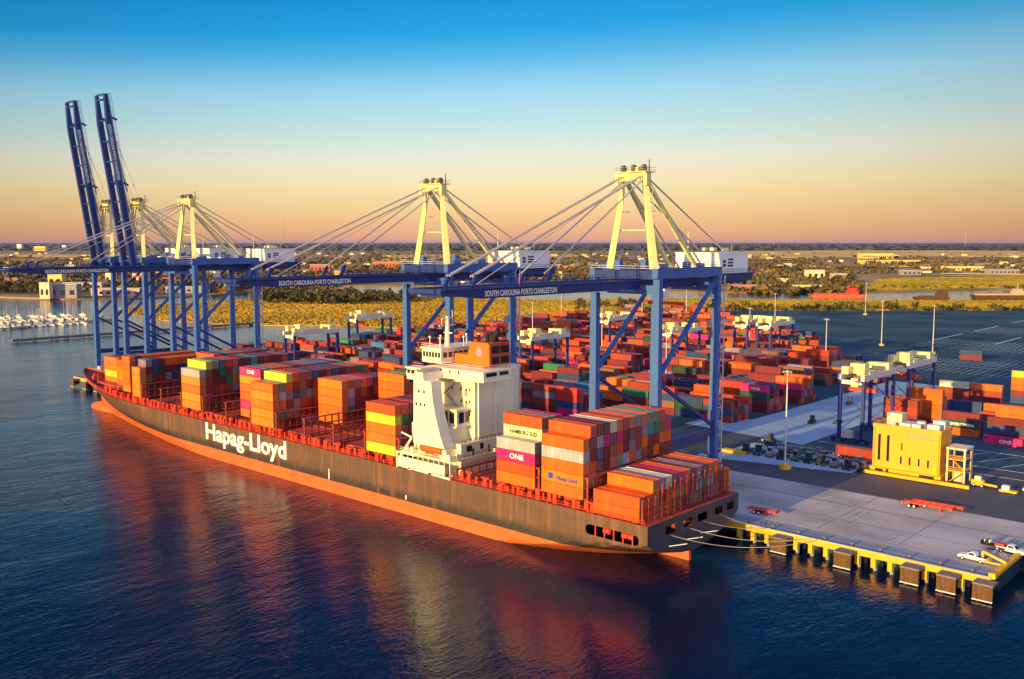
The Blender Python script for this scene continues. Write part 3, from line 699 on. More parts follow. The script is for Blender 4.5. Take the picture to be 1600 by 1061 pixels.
shipblock('forward stack with yellow green top', -305.5, range(0, 15), T(6, {0: 5}), 15.2, WS, {0: [AM, AM, OR, AM, 'grey'], 1: [None] * 5 + [YG]}, fixed={(2, 5): 'grey green', (3, 5): 'navy blue', (4, 5): 'deep orange', (5, 5): 'red'})
shipblock('stack second from the bow', -322, range(6, 15), T(6), 15.2, WS)
shipblock('dark ended bow stack', -342., range(0, 15), T(5, {0: 4}), 15.0, WD, {0: [AM, AM, AM, AM]}, kind=20, fixed={(i, 4): 'orange' for i in range(4, 15)})
shipblock('middle bow stack', -360.3, range(2, 13), T(5, {2: 5, 3: 5}), 14.4, WD, {2: [AM, OR, AM, OR, OR]}, kind=20, fixed={(i, 4): 'orange' for i in range(4, 13)})
shipblock('foremost stack near the bow', -376.2, range(4, 12), T(4), 14.0, WD, {4: [OR, AM, AM, OR]}, kind=20)
shipblock('foremost long stack at the bow', -392.5, range(5, 11), T(4), 13.8, WD, {5: [OR, 'yellow green', AM, OR]})
LET = []
for b_ in BX:
    if b_[4] == 'magenta' and abs(b_[1] - RY(0)) < .1 and b_[0] == -155.3: LET.append((b_, 'ONE', 1.75, 4.4, 'letter_white', 4.2))
    if b_[4] == 'magenta' and b_[0] == -276.5 and abs(b_[1] - RY(2)) < .1 and b_[2] > 25: LET.append((b_, 'ONE', 1.75, 4.4, 'letter_white', 4.2))
    if b_[4] == 'pale yellow' and b_[0] == -155.3: LET.append((b_, 'HAMBURG SÜD', 1.4, 8.6, 'letter_dark', 2.0))
    if b_[4] == 'amber' and b_[0] == -141. and abs(b_[1] - RY(0)) < .1: LET.append((b_, 'Hapag-Lloyd', 1.25, 6, 'logo_blue', 4.4))
# yard
YB = ['front yard block', 'second yard block', 'third yard block', 'fourth yard block', 'fifth yard block', 'sixth yard block', 'seventh yard block', 'eighth yard block', 'ninth yard block'] + ['far yard block'] * 20
def yardstack(x, y, cols, name, kind=40, grp='containers stacked in the yard', z=4.02):
    for t, c in enumerate(cols):
        tn = ('top' if t == len(cols) - 1 else TN[t]) + ' tier'
        BX.append([x, y, z + TH * t, kind, c, '%s container, %s, %s' % (c, tn, name), grp, None])
def xleft(y):
    if y < 440: return -487 - 25 * (y - 209) / 231 + 14
    if y < 700: return -505
    return -525 + 40 * (y - 700) / 132
for k in range(-1, 17):
    y0 = 317.5 + 28.2 * k
    ns = int((-178 - xleft(y0)) / 12.55)
    for s in range(ns):
        x = -178 - 12.3 - 12.55 * s - (14 if k in (3, 4) else 0)
        if x < xleft(y0) or y0 > 540 + (-255 - x) * 1.08 or (k < 0 and x > -232): continue
        full = rc.choice([2, 3, 3, 3, 4, 4, 4]) if k < 11 else rc.choice([0, 0, 1, 2, 3, 3])
        if k == 0 and s < 2: full = 3
        for r in range(6):
            n_ = max(0, min(5, full + rc.choice([-2, -1, 0, 0, 0, 0, 1])))
            cols = [rc.choice(WY) for _ in range(n_)]
            if k == 0 and r == 0 and s == 0: cols = ['rust red', 'navy blue', 'rust red']
            if k == 0 and r == 0 and s == 1: cols = ['navy blue', 'dark green', 'navy blue']
            if k == 0 and r == 0 and s == 3: cols = ['maroon', 'maroon', 'green']
            if k == 0 and r == 0 and s == 4: cols = ['maroon', 'orange', 'orange']
            if k == 1 and r == 0 and s == 0: cols = ['maroon', 'maroon', 'dark green', 'magenta']
            yardstack(x, y0 + 2.72 * r, cols, '%s slot from the aisle, %s row, %s' % (ORD[s], ORD[r], YB[k] if k >= 0 else 'advance yard block'))
            if k == 1 and r == 0 and s == 0: LET.append((BX[-1], 'ONE', 1.5, 4, 'letter_white', 5))
SPOT = [(-129.5, 364, ['rust red', 'orange', 'orange', 'orange', 'orange'], 'orange wall of five beyond the yellow building'),
 (-129.5, 366.8, ['rust red', 'maroon', 'orange', 'orange'], 'second row of the orange wall of five'),
 (-133.5, 350, ['rust red', 'rust red', 'red', 'rust red'], 'stack beside the gantry crane leg'),
 (-133.5, 352.8, ['rust red', 'maroon', 'orange', 'orange'], 'back row beside the gantry crane leg'),
 (-113, 352, ['orange', 'dark green', 'maroon'], 'green fronted stack right of the yellow building'),
 (-113, 355, ['maroon', 'maroon'], 'second row behind the green fronted stack'),
 (-97, 344, ['magenta'], 'ground beside the green fronted stack'),
 (-97.5, 350, ['maroon', 'navy blue', 'maroon'], 'stack behind the magenta container'),
 (-97.5, 359, ['rust red', 'orange', 'orange', 'orange'], 'orange stack at the photo edge behind the magenta container'),
 (-97.5, 361.7, ['rust red', 'orange', 'orange', 'orange'], 'second row of the orange stack at the photo edge'),
 (-84.5, 346, ['orange', 'orange', 'orange'], 'stack beyond the magenta container at the photo edge'),
 (-84.5, 359, ['orange', 'orange', 'orange', 'orange'], 'outer end of the orange stack at the photo edge'),
 (-84.3, 344, ['red'], 'ground at the photo edge beside the magenta container'),
 (-125, 320, ['orange', 'dark green', 'maroon'], 'stack under the nearer gantry crane'),
 (-125, 322.8, ['orange', 'maroon', 'purple grey'], 'second row under the nearer gantry crane'),
 (-114, 440, ['navy blue', 'maroon', 'orange', 'orange', 'yellow green'], 'far stack topped yellow green at the photo edge'),
 (-101, 440, ['navy blue', 'maroon', 'orange', 'orange', 'yellow green'], 'end of the far stack at the photo edge'),
 (-140, 430, ['maroon', 'rust red', 'cream'], 'stack beyond the orange wall on the right'),
 (-127, 430, ['maroon', 'rust red', 'orange'], 'outer slot beyond the orange wall on the right'),
 (-140, 433, ['maroon', 'rust red'], 'second row beyond the orange wall on the right'),
 (-148, 392, ['navy blue', 'rust red'], 'low stack by the second gantry crane'),
 (-112, 392, ['rust red'], 'single ground slot by the second gantry crane'), (-112, 396, ['navy blue', 'orange'], 'low pair behind the ground slot'),
 (-125, 396, ['navy blue', 'navy blue'], 'low navy pair behind the orange wall'), (-98, 402, ['maroon', 'maroon'], 'low maroon pair before the far stack'),
 (-180, 585, ['maroon', 'navy blue'], 'lone pair on the open blue yard'), (-150, 640, ['red'], 'lone box on the open blue yard'), (-137, 640, ['red'], 'second lone box on the open blue yard'),
 (-120, 600, ['navy blue'], 'dark lone box on the open blue yard')]
for x, y, cs, nm in SPOT:
    yardstack(x, y, cs, nm)
    if nm.startswith('ground beside'): LET.append((BX[-1], 'ONE', 1.5, 4, 'letter_white', 5))
    if nm.startswith('green fronted'): LET.append((BX[-2], 'EVERGREEN', 1.3, 8, 'letter_white', 2.5))
KL = {40: CL, 41: CL, 20: 6.06}
vs = []; fs = []; own = []
def addbox(x0, x1, y0, y1, z0, z1, o):
    k = len(vs); vs.extend([(x0, y0, z0), (x1, y0, z0), (x1, y1, z0), (x0, y1, z0), (x0, y0, z1), (x1, y0, z1), (x1, y1, z1), (x0, y1, z1)])
    for f in ((0, 3, 2, 1), (4, 5, 6, 7), (0, 1, 5, 4), (1, 2, 6, 5), (2, 3, 7, 6), (3, 0, 4, 7)): fs.append(tuple(k + i for i in f)); own.append(o)
for i, b_ in enumerate(BX): addbox(b_[0], b_[0] + KL[b_[3]], b_[1], b_[1] + CW, b_[2], b_[2] + TH - .02, i)
for bb_ in ((-190, -173.3, 175.4, 190.8, 14, 40), (-185, -173, 164.5, 168, 12, 37), (-179, -171, 178, 186, 40, 46), (-109, -90, 279.6, 292, 4, 18), (-391, -111, 164, 202.4, 0, 12.2)): addbox(*bb_, -1)
bv = BVHTree.FromPolygons(vs, fs)
cnt = [0] * len(BX)
for py in range(482, 812, 2):
    for px in range(150, 1600, 3):
        hit = bv.ray_cast(Vector((0, 0, H)), ray(px, py))
        if hit[2] is not None and own[hit[2]] >= 0: cnt[own[hit[2]]] += 1
order = sorted(range(len(BX)), key=lambda i: -cnt[i])
single = set(i for i in order[:300] if cnt[i] > 0)
lett = {id(q_[0]): q_ for q_ in LET}
for i in sorted(single):
    x, y, z, kd, c, lab, grp, _ = BX[i]
    o = bpy.data.objects.new('shipping_container', CM[kd]); COL.objects.link(o); o.location = (x, y, z)
    o.material_slots[0].link = 'OBJECT'; o.material_slots[0].material = P(c)
    tag(o, lab, 'container', grp)
    d = part('container_door', DM[kd], o); d.material_slots[0].link = 'OBJECT'; d.material_slots[0].material = P(c)
    if id(BX[i]) in lett:
        _, s_, sz, wd, mt_, x0 = lett[id(BX[i])]
        text('lettering', s_, sz, M(mt_), o, (x0, -.012, .75), width=wd, ext=.004, off=.04)
        if s_ == 'Hapag-Lloyd':
            g = MB(); g.box(2.0, 3.4, -.02, .0, .7, 2.1); g.build('emblem', M('logo_blue'), o)
mass = MB(); pn = sorted(PAL)
for i, b_ in enumerate(BX):
    if i in single: continue
    mass.box(b_[0], b_[0] + KL[b_[3]], b_[1], b_[1] + CW, b_[2], b_[2] + TH - .06, pn.index(b_[4]))
tag(mass.build('stacked_containers', [P(c) for c in pn]), 'many stacked shipping containers filling the far yard and the stack interiors', 'containers', kind='stuff')
print('containers', len(BX), 'single', len(single), 'min px', cnt[order[min(299, len(order) - 1)]], 'seen', sum(1 for c in cnt if c))
# ------------------------------------------------------------------ ship to shore cranes
def sts(loc, label, raised=False):
    t = thing('gantry_crane', label, 'crane', loc, 0, 'ship to shore gantry cranes on the quay')
    YS, YL = -14.5, 15.0; LX = 10.2; ZT = 58.6
    B1, B2 = M('crane_blue'), M('crane_blue_deep_shade')
    leg = MB().hexa([(-1.2, -1.1, 2.5), (1.2, -1.1, 2.5), (1.2, 1.1, 2.5), (-1.2, 1.1, 2.5), (-.95, -.85, ZT), (.95, -.85, ZT), (.95, .85, ZT), (-.95, .85, ZT)]); lm = leg.mesh('leg', B1)
    for x in (-LX, LX):
        for y in (YS, YL): part('leg', lm, t, (x, y, 0))
    for y in (YS, YL):
        MB().box(-LX - 2.5, LX + 2.5, y - .9, y + .9, 2.6, 4.6).build('sill_beam', B1, t)
        bg = MB()
        for x in (-LX - 1, -LX + 2.2, LX - 2.2, LX + 1):
            bg.box(x - 1.3, x + 1.3, y - .55, y + .55, .9, 2.6)
            for xx in (x - .75, x + .75): bg.tube((xx, y - .3, .42), (xx, y + .3, .42), .42, n=10)
        bg.build('bogie', B2, t)
        MB().box(-LX + .9, LX - .9, y - .7, y + .7, ZT - 4.2, ZT - 1.8).build('cross_beam', B1, t)
    for x in (-LX, LX):
        MB().box(x - .85, x + .85, YS - 1.5, YL + 1.5, ZT, ZT + 2.6).build('top_beam', B1, t)
        MB().box(x - .7, x + .7, YS + .9, YL - .9, 13.2, 15.2).build('portal_beam', B2, t)
        br = MB(); br.bar((x, YL - .5, ZT - 1), (x, YS + .9, ZT * .56), 1.0, 1.0); br.build('brace', B1, t)
        br = MB(); br.bar((x, YS + .9, ZT * .53), (x, YL - .9, 16), .85, .85); br.build('brace', B2, t)
    cb = MB(); cb.box(-.6, .6, YL - .6, YL + .6, 0, .1)
    sd = MB()
    for k in range(14):
        z = 5 + 4 * k; sd.bar((LX + 1.1, YL + (0 if k % 2 else 1.8), z), (LX + 1.1, YL + (1.8 if k % 2 else 0), z + 4), .12)
        sd.box(LX + .9, LX + 1.5, YL - .2, YL + 2, z - .05, z + .05)
    sd.bar((LX + 1.35, YL + 2.1, 5), (LX + 1.35, YL + 2.1, ZT), .3); sd.build('stair', M('galvanised'), t)
    # pylon
    py_ = MB()
    AZ = 85.2
    for s in (-1, 1): MB().bar((s * 7.2 + 1.0, YS + 1, ZT + 2.4), (s * 3.2, YS + 3.4, AZ), 1.7, 1.7, w2=1.2).build('pylon_leg', M('crane_white'), t)
    ph = MB(); ph.box(-4.4, 4.4, YS + 2.2, YS + 4.6, AZ - 1.0, AZ + 1.2)
    ph.box(-5, 5, YS + 1.2, YS + 6, AZ + 1.2, AZ + 1.4); ph.build('pylon_head', M('crane_white'), t)
    sh = MB()
    for x in (-3.4, 0, 3.2): sh.tube((x - .4, YS + 3, AZ + 2.3), (x + .4, YS + 3, AZ + 2.3), 1.0, n=12)
    for h_ in (.5, 1.1):
        sh.bar((-5, YS + 1.2, AZ + 1.4 + h_), (5, YS + 1.2, AZ + 1.4 + h_), .12); sh.bar((-5, YS + 6, AZ + 1.4 + h_), (5, YS + 6, AZ + 1.4 + h_), .12)
    sh.bar((3.5, YS + 5, AZ + 1.4), (3.5, YS + 5, AZ + 4.6), .25); sh.bar((-2, YS + 5, AZ + 1.4), (-2, YS + 5, AZ + 3.6), .2)
    sh.build('sheave', M('lock_steel'), t)
    pc = MB()
    for s in (-1, 1):
        ldr = MB()
        pc.box(s * 4.6 - .5, s * 4.6 + .5, YS + 1.6, YS + 3, AZ - 2.2, AZ + .6); pc.bar((s * 3.2, YS + 3.6, AZ - 9), (s * 4.6, YS + 5.4, AZ - 9), .25); pc.box(s * 4.2 - .8, s * 4.2 + .8, YS + 4.6, YS + 6.2, AZ - 9.1, AZ - 8.9)
        for k in range(12): ldr.bar((s * 5.6 + .8 * (k % 2), YS + 3.2, ZT + 4 + 1.7 * k), (s * 5.0 + .8 * ((k + 1) % 2), YS + 3.4, ZT + 5.7 + 1.7 * k), .1)
        ldr.build('ladder', M('galvanised'), t)
    pc.box(-1.6, 1.4, YS + 3, YS + 5.6, AZ + 1.4, AZ + 2.6); pc.bar((-4.6, YS + 3.4, AZ - 14), (4.6, YS + 3.4, AZ - 14), .3)
    build_each(pc, 'pylon_fitting', M('crane_white'), t)
    cbx = MB()
    for k, (x, y) in enumerate(((-8.6, -12), (-6.6, -12.4), (-3.5, -13), (8.2, -9), (8.4, 2), (-8.2, 6), (8.4, 9))): cbx.box(x - .9, x + .9, y - .8, y + .8, ZT + 2.0, ZT + 3.6 + .5 * (k % 3))
    build_each(cbx, 'equipment_cabinet', B1, t)
    rlg = MB()
    for h_ in (.6, 1.2):
        for x in (-LX - .9, LX + .9): rlg.bar((x, YS - 1.5, ZT + 2.6 + h_), (x, YL + 1.5, ZT + 2.6 + h_), .1)
        for y in (YS - 1.4, YL + 1.4): rlg.bar((-11, y, ZT + 2.0 + h_), (11, y, ZT + 2.0 + h_), .1)
    rlg.build('handrail', M('galvanised'), t)
    fl2 = MB()
    for x in (-4.2, 4.2):
        for y in (-13, 0, 13): fl2.cbox((x, y, 55.55), (.8, .5, .4))
    build_each(fl2, 'floodlight', M('galvanised'), t)
    for s in (-1, 1):
        br = MB(); br.bar((s * 3.2, YS + 4, AZ - .6), (s * 4.4, YL - 2.5, ZT + 3), 1.0, 1.0); br.build('back_leg', M('crane_white'), t)
    # girder and boom
    HY = YS - 3; ZB = 55.8; TIP = -95.5 if raised else -87.
    def girder(y0, y1, nm, par=None):
        for s in (-1, 1):
            g = MB(); g.box(s * 4.2 - .75, s * 4.2 + .75, y0, y1, ZB, ZB + 2.3)
            o = g.build(nm, B2, par or t)
    girder(HY, 40, 'main_girder')
    wk = MB()
    for s in (-1, 1):
        wk.box(s * 5.6 - .55, s * 5.6 + .55, HY, 40, ZB + 2.2, ZB + 2.3)
        for h_ in (.6, 1.2): wk.bar((s * 6.1, HY, ZB + 2.3 + h_), (s * 6.1, 40, ZB + 2.3 + h_), .1)
    for y in range(int(HY) + 2, 40, 3):
        for s in (-1, 1): wk.bar((s * 6.1, y, ZB + 2.3), (s * 6.1, y, ZB + 3.5), .1)
    wk.build('walkway', M('crane_blue_deep_shade'), t)
    hg = MB(); 
    for y in (-10, 0, 10, 20, 30, 38): hg.box(-4, 4, y, y + .8, ZB + 1.6, ZB + 3.0)
    hg.box(-11, 11, YS - 1.4, YS + 1.2, ZT - .2, ZT + 2.0); hg.box(-11, 11, YL - 1.2, YL + 1.4, ZT - .2, ZT + 2.0)
    build_each(hg, 'girder_tie', B2, t)
    bt = thing('boom', None, None); bt.parent = t; bt.location = (0, HY, ZB)
    L_ = HY - TIP; LY = -L_ + 13.2
    for s in (-1, 1):
        g = MB(); g.hexa([(s * 4.2 - .8, -L_, 1.3), (s * 4.2 + .8, -L_, 1.3), (s * 4.2 + .8, -L_ + 12, 0), (s * 4.2 - .8, -L_ + 12, 0), (s * 4.2 - .8, -L_, 2.5), (s * 4.2 + .8, -L_, 2.5), (s * 4.2 + .8, -L_ + 12, 2.5), (s * 4.2 - .8, -L_ + 12, 2.5)])
        g.box(s * 4.2 - .8, s * 4.2 + .8, -L_ + 12, -.3, 0, 2.5)
        g.build('boom_girder', B2, bt)
    g = MB()
    k = 0; y = -L_ + 2
    while y < -1: g.box(-3.4, 3.4, y, y + .7, .6, 1.9); y += 9
    for s in (-1, 1):
        g.box(s * 5.7 - .6, s * 5.7 + .6, -L_, -.5, 2.2, 2.3)
        for h_ in (.6, 1.2): g.bar((s * 6.25, -L_, 2.3 + h_), (s * 6.25, -.5, 2.3 + h_), .1)
        y = -L_
        while y < -1: g.bar((s * 6.25, y, 2.3), (s * 6.25, y, 3.5), .1); y += 3
    g.box(-3.4, 3.4, -L_ - .3, -L_ + .4, 1.4, 2.4); g.build('boom_tie', B2, bt)
    sb_ = MB()
    for y in (-L_ + 10, -L_ * .5):
        for s in (-1, 1): sb_.bar((s * 4.2, y, 2.5), (s * 4.2, y + 1.4, 5.2), .8)
    build_each(sb_, 'stay_bracket', B2, bt)
    text('lettering', 'SOUTH CAROLINA PORTS CHARLESTON', 1.75, M('letter_white'), bt, (5.03, LY, .45), face='+X', width=24.5, ext=.01, off=.06)
    fl_ = MB(); fl_.tube((2, -L_ * .6, 2.5), (2, -L_ * .6, 5), .12); fl_.build('lamp_bracket', M('spreader_red'), bt)
    top = Vector((0, YS + 3.2, AZ))
    if not raised:
        for s in (-1, 1):
            for y in (-L_ + 10.5, -L_ * .5):
                for o_ in (-.35, .35) if y < -L_ * .6 else (0,):
                    MB().bar((s * 3.6 + o_, HY + y, ZB + 4.8), (s * 3.0 + o_, top.y - .5, top.z + (.4 if y < -40 else -.8)), .3, .3).build('stay', M('stay_steel'), t)
        MB().bar((0, HY - L_ + 16, ZB + 3), (0, top.y, top.z), .16).build('hoist_rope', M('stay_steel'), t)
    else:
        bt.rotation_euler = (R(-82), 0, 0)
        for s in (-1, 1):
            tipv = Vector((s * 3.6, HY - (L_ * .74) * math.cos(R(82)), ZB + L_ * .74 * math.sin(R(82)) + 1))
            tipv.y += 3.2
            MB().bar(tipv, (s * 2.6, top.y, top.z + 1), .2, .2).build('hoist_rope', M('stay_steel'), t)
            fs_ = MB()
            for q0, q1 in ((.74, .45), (.55, .2)):
                a = Vector((s * 3.4, HY - L_ * q0 * math.cos(R(82)) + 3, ZB + L_ * q0 * math.sin(R(82)))); c = Vector((s * 3.4, HY - L_ * q1 * math.cos(R(82)) + 4.6, ZB + L_ * q1 * math.sin(R(82))))
                fs_.bar(a, c, .45, .45)
            a = Vector((s * 3.4, HY - L_ * .2 * math.cos(R(82)) + 4.6, ZB + L_ * .2 * math.sin(R(82)))); fs_.bar(a, (s * 3, top.y - 1, top.z), .3)
            fs_.build('folded_stay', M('stay_steel'), t)
    for s in (-1, 1):
        MB().bar((s * 3.0, top.y + .8, top.z + .4), (s * 4.2, 29, ZB + 9.7), .32, .32).build('stay', M('stay_steel'), t)
        MB().bar((s * 3.0, top.y + .8, top.z - .6), (s * 4.2, 20, ZB + 3), .34, .34).build('stay', M('stay_steel'), t)
    # machinery house
    mh = MB(); mh.box(-8, 7.2, 22, 38, ZB + 3.2, ZB + 8.9); mh.box(-8.2, 7.4, 21.8, 38.2, ZB + 8.9, ZB + 9.2)
    hs_ = mh.build('machinery_house', M('house_white'), t)
    ds = MB(); ds.box(-9, 8.2, 21, 41, ZB + 2.8, ZB + 3.2); ds.box(-5.5, 7.2, 22.5, 41, ZB + .9, ZB + 2.8)
    for h_ in (.6, 1.2): ds.bar((8.2, 21, ZB + 3.2 + h_), (8.2, 41, ZB + 3.2 + h_), .1); ds.bar((8.2, 41, ZB + 3.2 + h_), (-9, 41, ZB + 3.2 + h_), .1)
    ds.build('house_platform', B2, t)
    lt = MB()
    for z in (6.4, 5.5, 4.6): lt.box(7.2, 7.24, 26.3 - (6.4 - z) * .1, 29.2, ZB + z + .5, ZB + z + 1.05)
    for z in (5.1, 6.2): lt.box(7.2, 7.24, 23.4, 25, ZB + z, ZB + z + .85)
    lt.build('house_mark', M('letter_dark'), hs_)
    vn = MB()
    for x in (-3, 0, 4): vn.box(x, x + 1.2, 28, 30, ZB + 9.7, ZB + 10.6)
    vn.bar((5, 32, ZB + 9.7), (5, 32, ZB + 13), .2); vn.bar((-5, 24, ZB + 9.7), (-5, 24, ZB + 15), .2); build_each(vn, 'roof_vent', M('crane_white'), hs_)
    for x0, x1, y0, y1 in ((-9, -6.8, 12, 16), (-5, -2, 5, 8), (0.5, 3.6, -3, 0)):
        MB().box(x0, x1, y0, y1, ZB + 2.6, ZB + 5.6).build('electrical_cabin', M('house_white'), t)
    # trolley, cab and spreader
    ty = 4.
    tr = MB(); tr.box(-4.6, 4.6, ty - 3, ty + 3, ZB + 2.3, ZB + 3.6); tr.box(-1, 1, ty - 2, ty + 2, ZB + 3.6, ZB + 4.6)
    trl = tr.build('trolley', M('steel_grey'), t)
    MB().box(1.5, 3.4, ty - 5, ty - 2.6, ZB - 3.2, ZB - .6).build('operator_cab', M('house_white'), trl)
    so = MB(); so.box(-6, 6, ty - 1.1, ty + 1.1, ZB - 5.2, ZB - 4.4)
    for x in (-2, 2):
        for y in (ty - .8, ty + .8): so.tube((x, y, ZB - 4.4), (x, y, ZB + 2.3), .06, n=5)
    so.build('spreader', M('spreader_red'), trl)
    cr = MB(); cr.tube((LX + 1.6, YS, 6), (LX + 2.6, YS, 6), 2.4, n=20); cr.build('cable_reel', M('rubber'), t)
    eq = MB(); eq.box(-LX + 1.2, -LX + 4.2, YS - 1, YS + 1.2, 4.7, 7); eq.box(LX - 4.5, LX - 1.2, YL - 1, YL + 1, 4.7, 6.8); eq.build('equipment_box', M('galvanised'), t)
    return t
cr0 = sts((-149.2, 223, 4), 'nearest blue gantry crane with yellow pylon, boom lowered behind the tall aft stack')
dup(cr0, (-227.2, 223, 4), 0, 'blue gantry crane with lowered boom standing behind the ship bridge')
dup(cr0, (-382.5, 223, 4), 0, 'farthest blue gantry crane with lowered boom, between the raised booms and bridge')
cr1 = sts((-427.2, 223, 4), 'blue gantry crane with raised boom, nearer of the two upright booms', True)
dup(cr1, (-458.5, 223, 4), 0, 'blue gantry crane with raised boom at the far end of the quay')
# ------------------------------------------------------------------ rubber tyred gantries
def rtg(loc, label):
    t = thing('yard_gantry_crane', label, 'yard crane', loc, 0, 'yard gantry cranes over the stacks')
    S = 13.2; LX = 4.0; Z = 21.5
    lm = MB().hexa([(-.55, -.45, 1.6), (.55, -.45, 1.6), (.55, .45, 1.6), (-.55, .45, 1.6), (-.5, -.7, Z), (.5, -.7, Z), (.5, .7, Z), (-.5, .7, Z)]).mesh('leg', M('crane_blue_deep_shade'))
    for x in (-LX, LX):
        for y in (-S, S): part('leg', lm, t, (x, y, 0))
        g = MB(); g.box(x - .6, x + .6, -S - 1.2, S + 1.2, Z, Z + 1.9)
        for h_ in (.5, 1.0): g.bar((x + (.9 if x > 0 else -.9), -S - 1, Z + 1.9 + h_), (x + (.9 if x > 0 else -.9), S + 1, Z + 1.9 + h_), .1)
        g.build('girder', M('rtg_white'), t)
    for y in (-S, S):
        s = MB(); s.box(-LX - 2.6, LX + 2.6, y - .6, y + .6, .9, 1.8); s.build('sill_beam', M('crane_blue_deep_shade'), t)
        wl = MB()
        for x in (-LX - 2, -LX + 1.4, LX - 1.4, LX + 2): wl.tube((x, y - .35, .8), (x, y + .35, .8), .8, n=12)
        wl.build('wheel', M('rubber'), t)
        b_ = MB(); b_.bar((-LX, y, 4), (LX, y, 11), .25); b_.bar((LX, y, 11), (-LX, y, 18), .25); b_.build('brace', M('crane_blue_deep_shade'), t)
        MB().box(-LX + .5, LX - .5, y - .5, y + .5, Z - 1.4, Z).build('end_tie', M('rtg_white'), t)
    MB().box(-2.6, .8, -S - 1.5, -S + .8, 1.8, 4.2).build('power_pack', M('galvanised'), t)
    tr = MB(); tr.box(-LX - .4, LX + .4, -9.5, -4, Z + 1.9, Z + 2.9); tr.box(-2.6, 2.4, -9, -5, Z + 2.9, Z + 5.2); tr.box(-1, 1, -4, -2.6, Z + 2.9, Z + 4); trl = tr.build('trolley', M('crane_white'), t)
    MB().box(-1.2, 1.2, -11.5, -9.5, Z - 2.4, Z + .4).build('operator_cab', M('crane_white'), trl)
    e = MB(); e.box(-LX, LX, S - 5, S - 1, Z + 1.9, Z + 4.0); e.box(-LX, -LX + 2.5, -S, -S + 3, Z + 1.9, Z + 4.4); e.box(1.5, LX, -S, -S + 2, Z + 1.9, Z + 3.6); build_each(e, 'electrical_house', M('crane_white'), t)
    sp_ = MB(); sp_.box(-6, 6, -7.9, -5.6, Z - 4.4, Z - 3.2); sp_.box(-2, 2, -8.2, -5.3, Z - 3.2, Z - 1.6)
    for x in (-1.8, 1.8): sp_.tube((x, -6.8, Z - 1.6), (x, -6.8, Z + 1.9), .07, n=5)
    sp_.build('spreader', M('spreader_red'), trl)
    for x in (-3, 3): MB().tube((x, S - 2, Z + 4), (x, S - 2, Z + 7), .12, n=6).build('mast', M('tyre_dark'), t)
    return t
r0 = rtg((-130.5, 327, 4), 'nearest yard gantry crane, behind the parked cars and left of the yellow building')
for px, py, lab in ((None, (-131.5, 371), 'yard gantry crane just behind the nearest one, over the orange wall'), (487, 515, 'yard gantry crane at the far end of the yard before the river'), (578, 492, 'yard gantry crane with curved looking pale girder before the marsh'),
                    (850, 522, 'yard gantry crane behind the funnel of the ship'), (1062, 512, 'yard gantry crane seen between the legs of the nearest crane'), (1176, 500, 'yard gantry crane right of the nearest crane legs'), (1212, 502, 'yard gantry crane with blue legs left of the open blue yard'), (965, 494, 'distant yard gantry crane behind the nearest crane boom')):
    g_ = G(px, py, 27.5) if px else Vector(py); dup(r0, (g_.x, g_.y, 4), 0, lab)
# ------------------------------------------------------------------ light masts
def mast(loc, label):
    t = thing('light_mast', label, 'light mast', loc, 0, 'tall light masts in the yard')
    MB().tube((0, 0, .9), (0, 0, 30), .32, .16, n=8).build('pole', M('galvanised'), t)
    MB().tube((0, 0, 0), (0, 0, 1.3), 1.9, 1.8, n=18).build('base', M('yellow_paint'), t)
    h = MB(); h.tube((0, 0, 29.4), (0, 0, 29.8), 1.0, n=12)
    for k in range(6):
        a = k * math.pi / 3; h.cbox((1.2 * math.cos(a), 1.2 * math.sin(a), 29.4), (.6, .6, .35))
    h.build('lamp_ring', M('steel_grey'), t); return t
m0 = mast((-129.7, 264.3, 4), 'tall light mast with round yellow base in front of the parked cars')
for px, py, lab in ((1289, 590, 'light mast with yellow base at the end of the container rows'), (1457, 553, 'light mast standing alone in the open blue yard'), (1377, 540, 'light mast behind the nearest yard gantry crane'), (1352, 492, 'distant light mast at the far edge of the blue yard'), (1072, 500, 'distant light mast behind the nearest crane brace'),
                    (1003, 505, 'distant light mast between the legs of the nearest crane'), (1170, 560, 'light mast among containers right of the nearest crane'), (940, 560, 'light mast hidden partly by the tall crane leg'), (832, 545, 'light mast right of the ship funnel'), (1210, 520, 'light mast by the small yard gantry cranes'), (1040, 620, 'light mast beside the nearest crane stair'), (877, 520, 'light mast over the middle of the container yard')):
    g_ = G(px, py, 4); dup(m0, (g_.x, g_.y, 4), 0, lab)
# ------------------------------------------------------------------ yellow substation building
b = thing('substation_building', 'yellow two storey utility building with slit windows on the quay', 'building', (-109.2, 279.4, 4))
MB().box(0, 19.3, 0, 9.5, 1.6, 13.6).build('wall', M('building_yellow'), b)
bs = MB(); bs.box(-.6, 20, -.9, 10, 0, 1.6); bs.build('plinth', M('yellow_paint'), b)
rf = MB(); rf.box(-.15, 19.45, -.15, .3, 13.6, 14.5); rf.box(-.15, 19.45, 9.2, 9.65, 13.6, 14.5); rf.box(-.15, .3, .3, 9.2, 13.6, 14.5); rf.box(19.0, 19.45, .3, 9.2, 13.6, 14.5); rf.build('parapet', M('building_yellow'), b)
rf = MB(); rf.box(.3, 19, .3, 9.2, 13.6, 13.7); ro = rf.build('roof', M('roof_grey'), b)
rs = MB(); rs.box(2, 6.4, 5, 9.1, 13.7, 17.2); rs.build('stair_head', M('wall_cream'), ro)
hv_ = MB()
for x0, y0, x1, y1, h_ in ((7, 2, 10, 5, 1.4), (10.5, 1.5, 13, 4, 1.6), (14.5, 2.5, 18, 5, 1.8), (8, 6, 12, 8, 1.2), (15, 6, 18.4, 9, 2.6)): hv_.box(x0, x1, y0, y1, 13.7, 13.7 + h_)
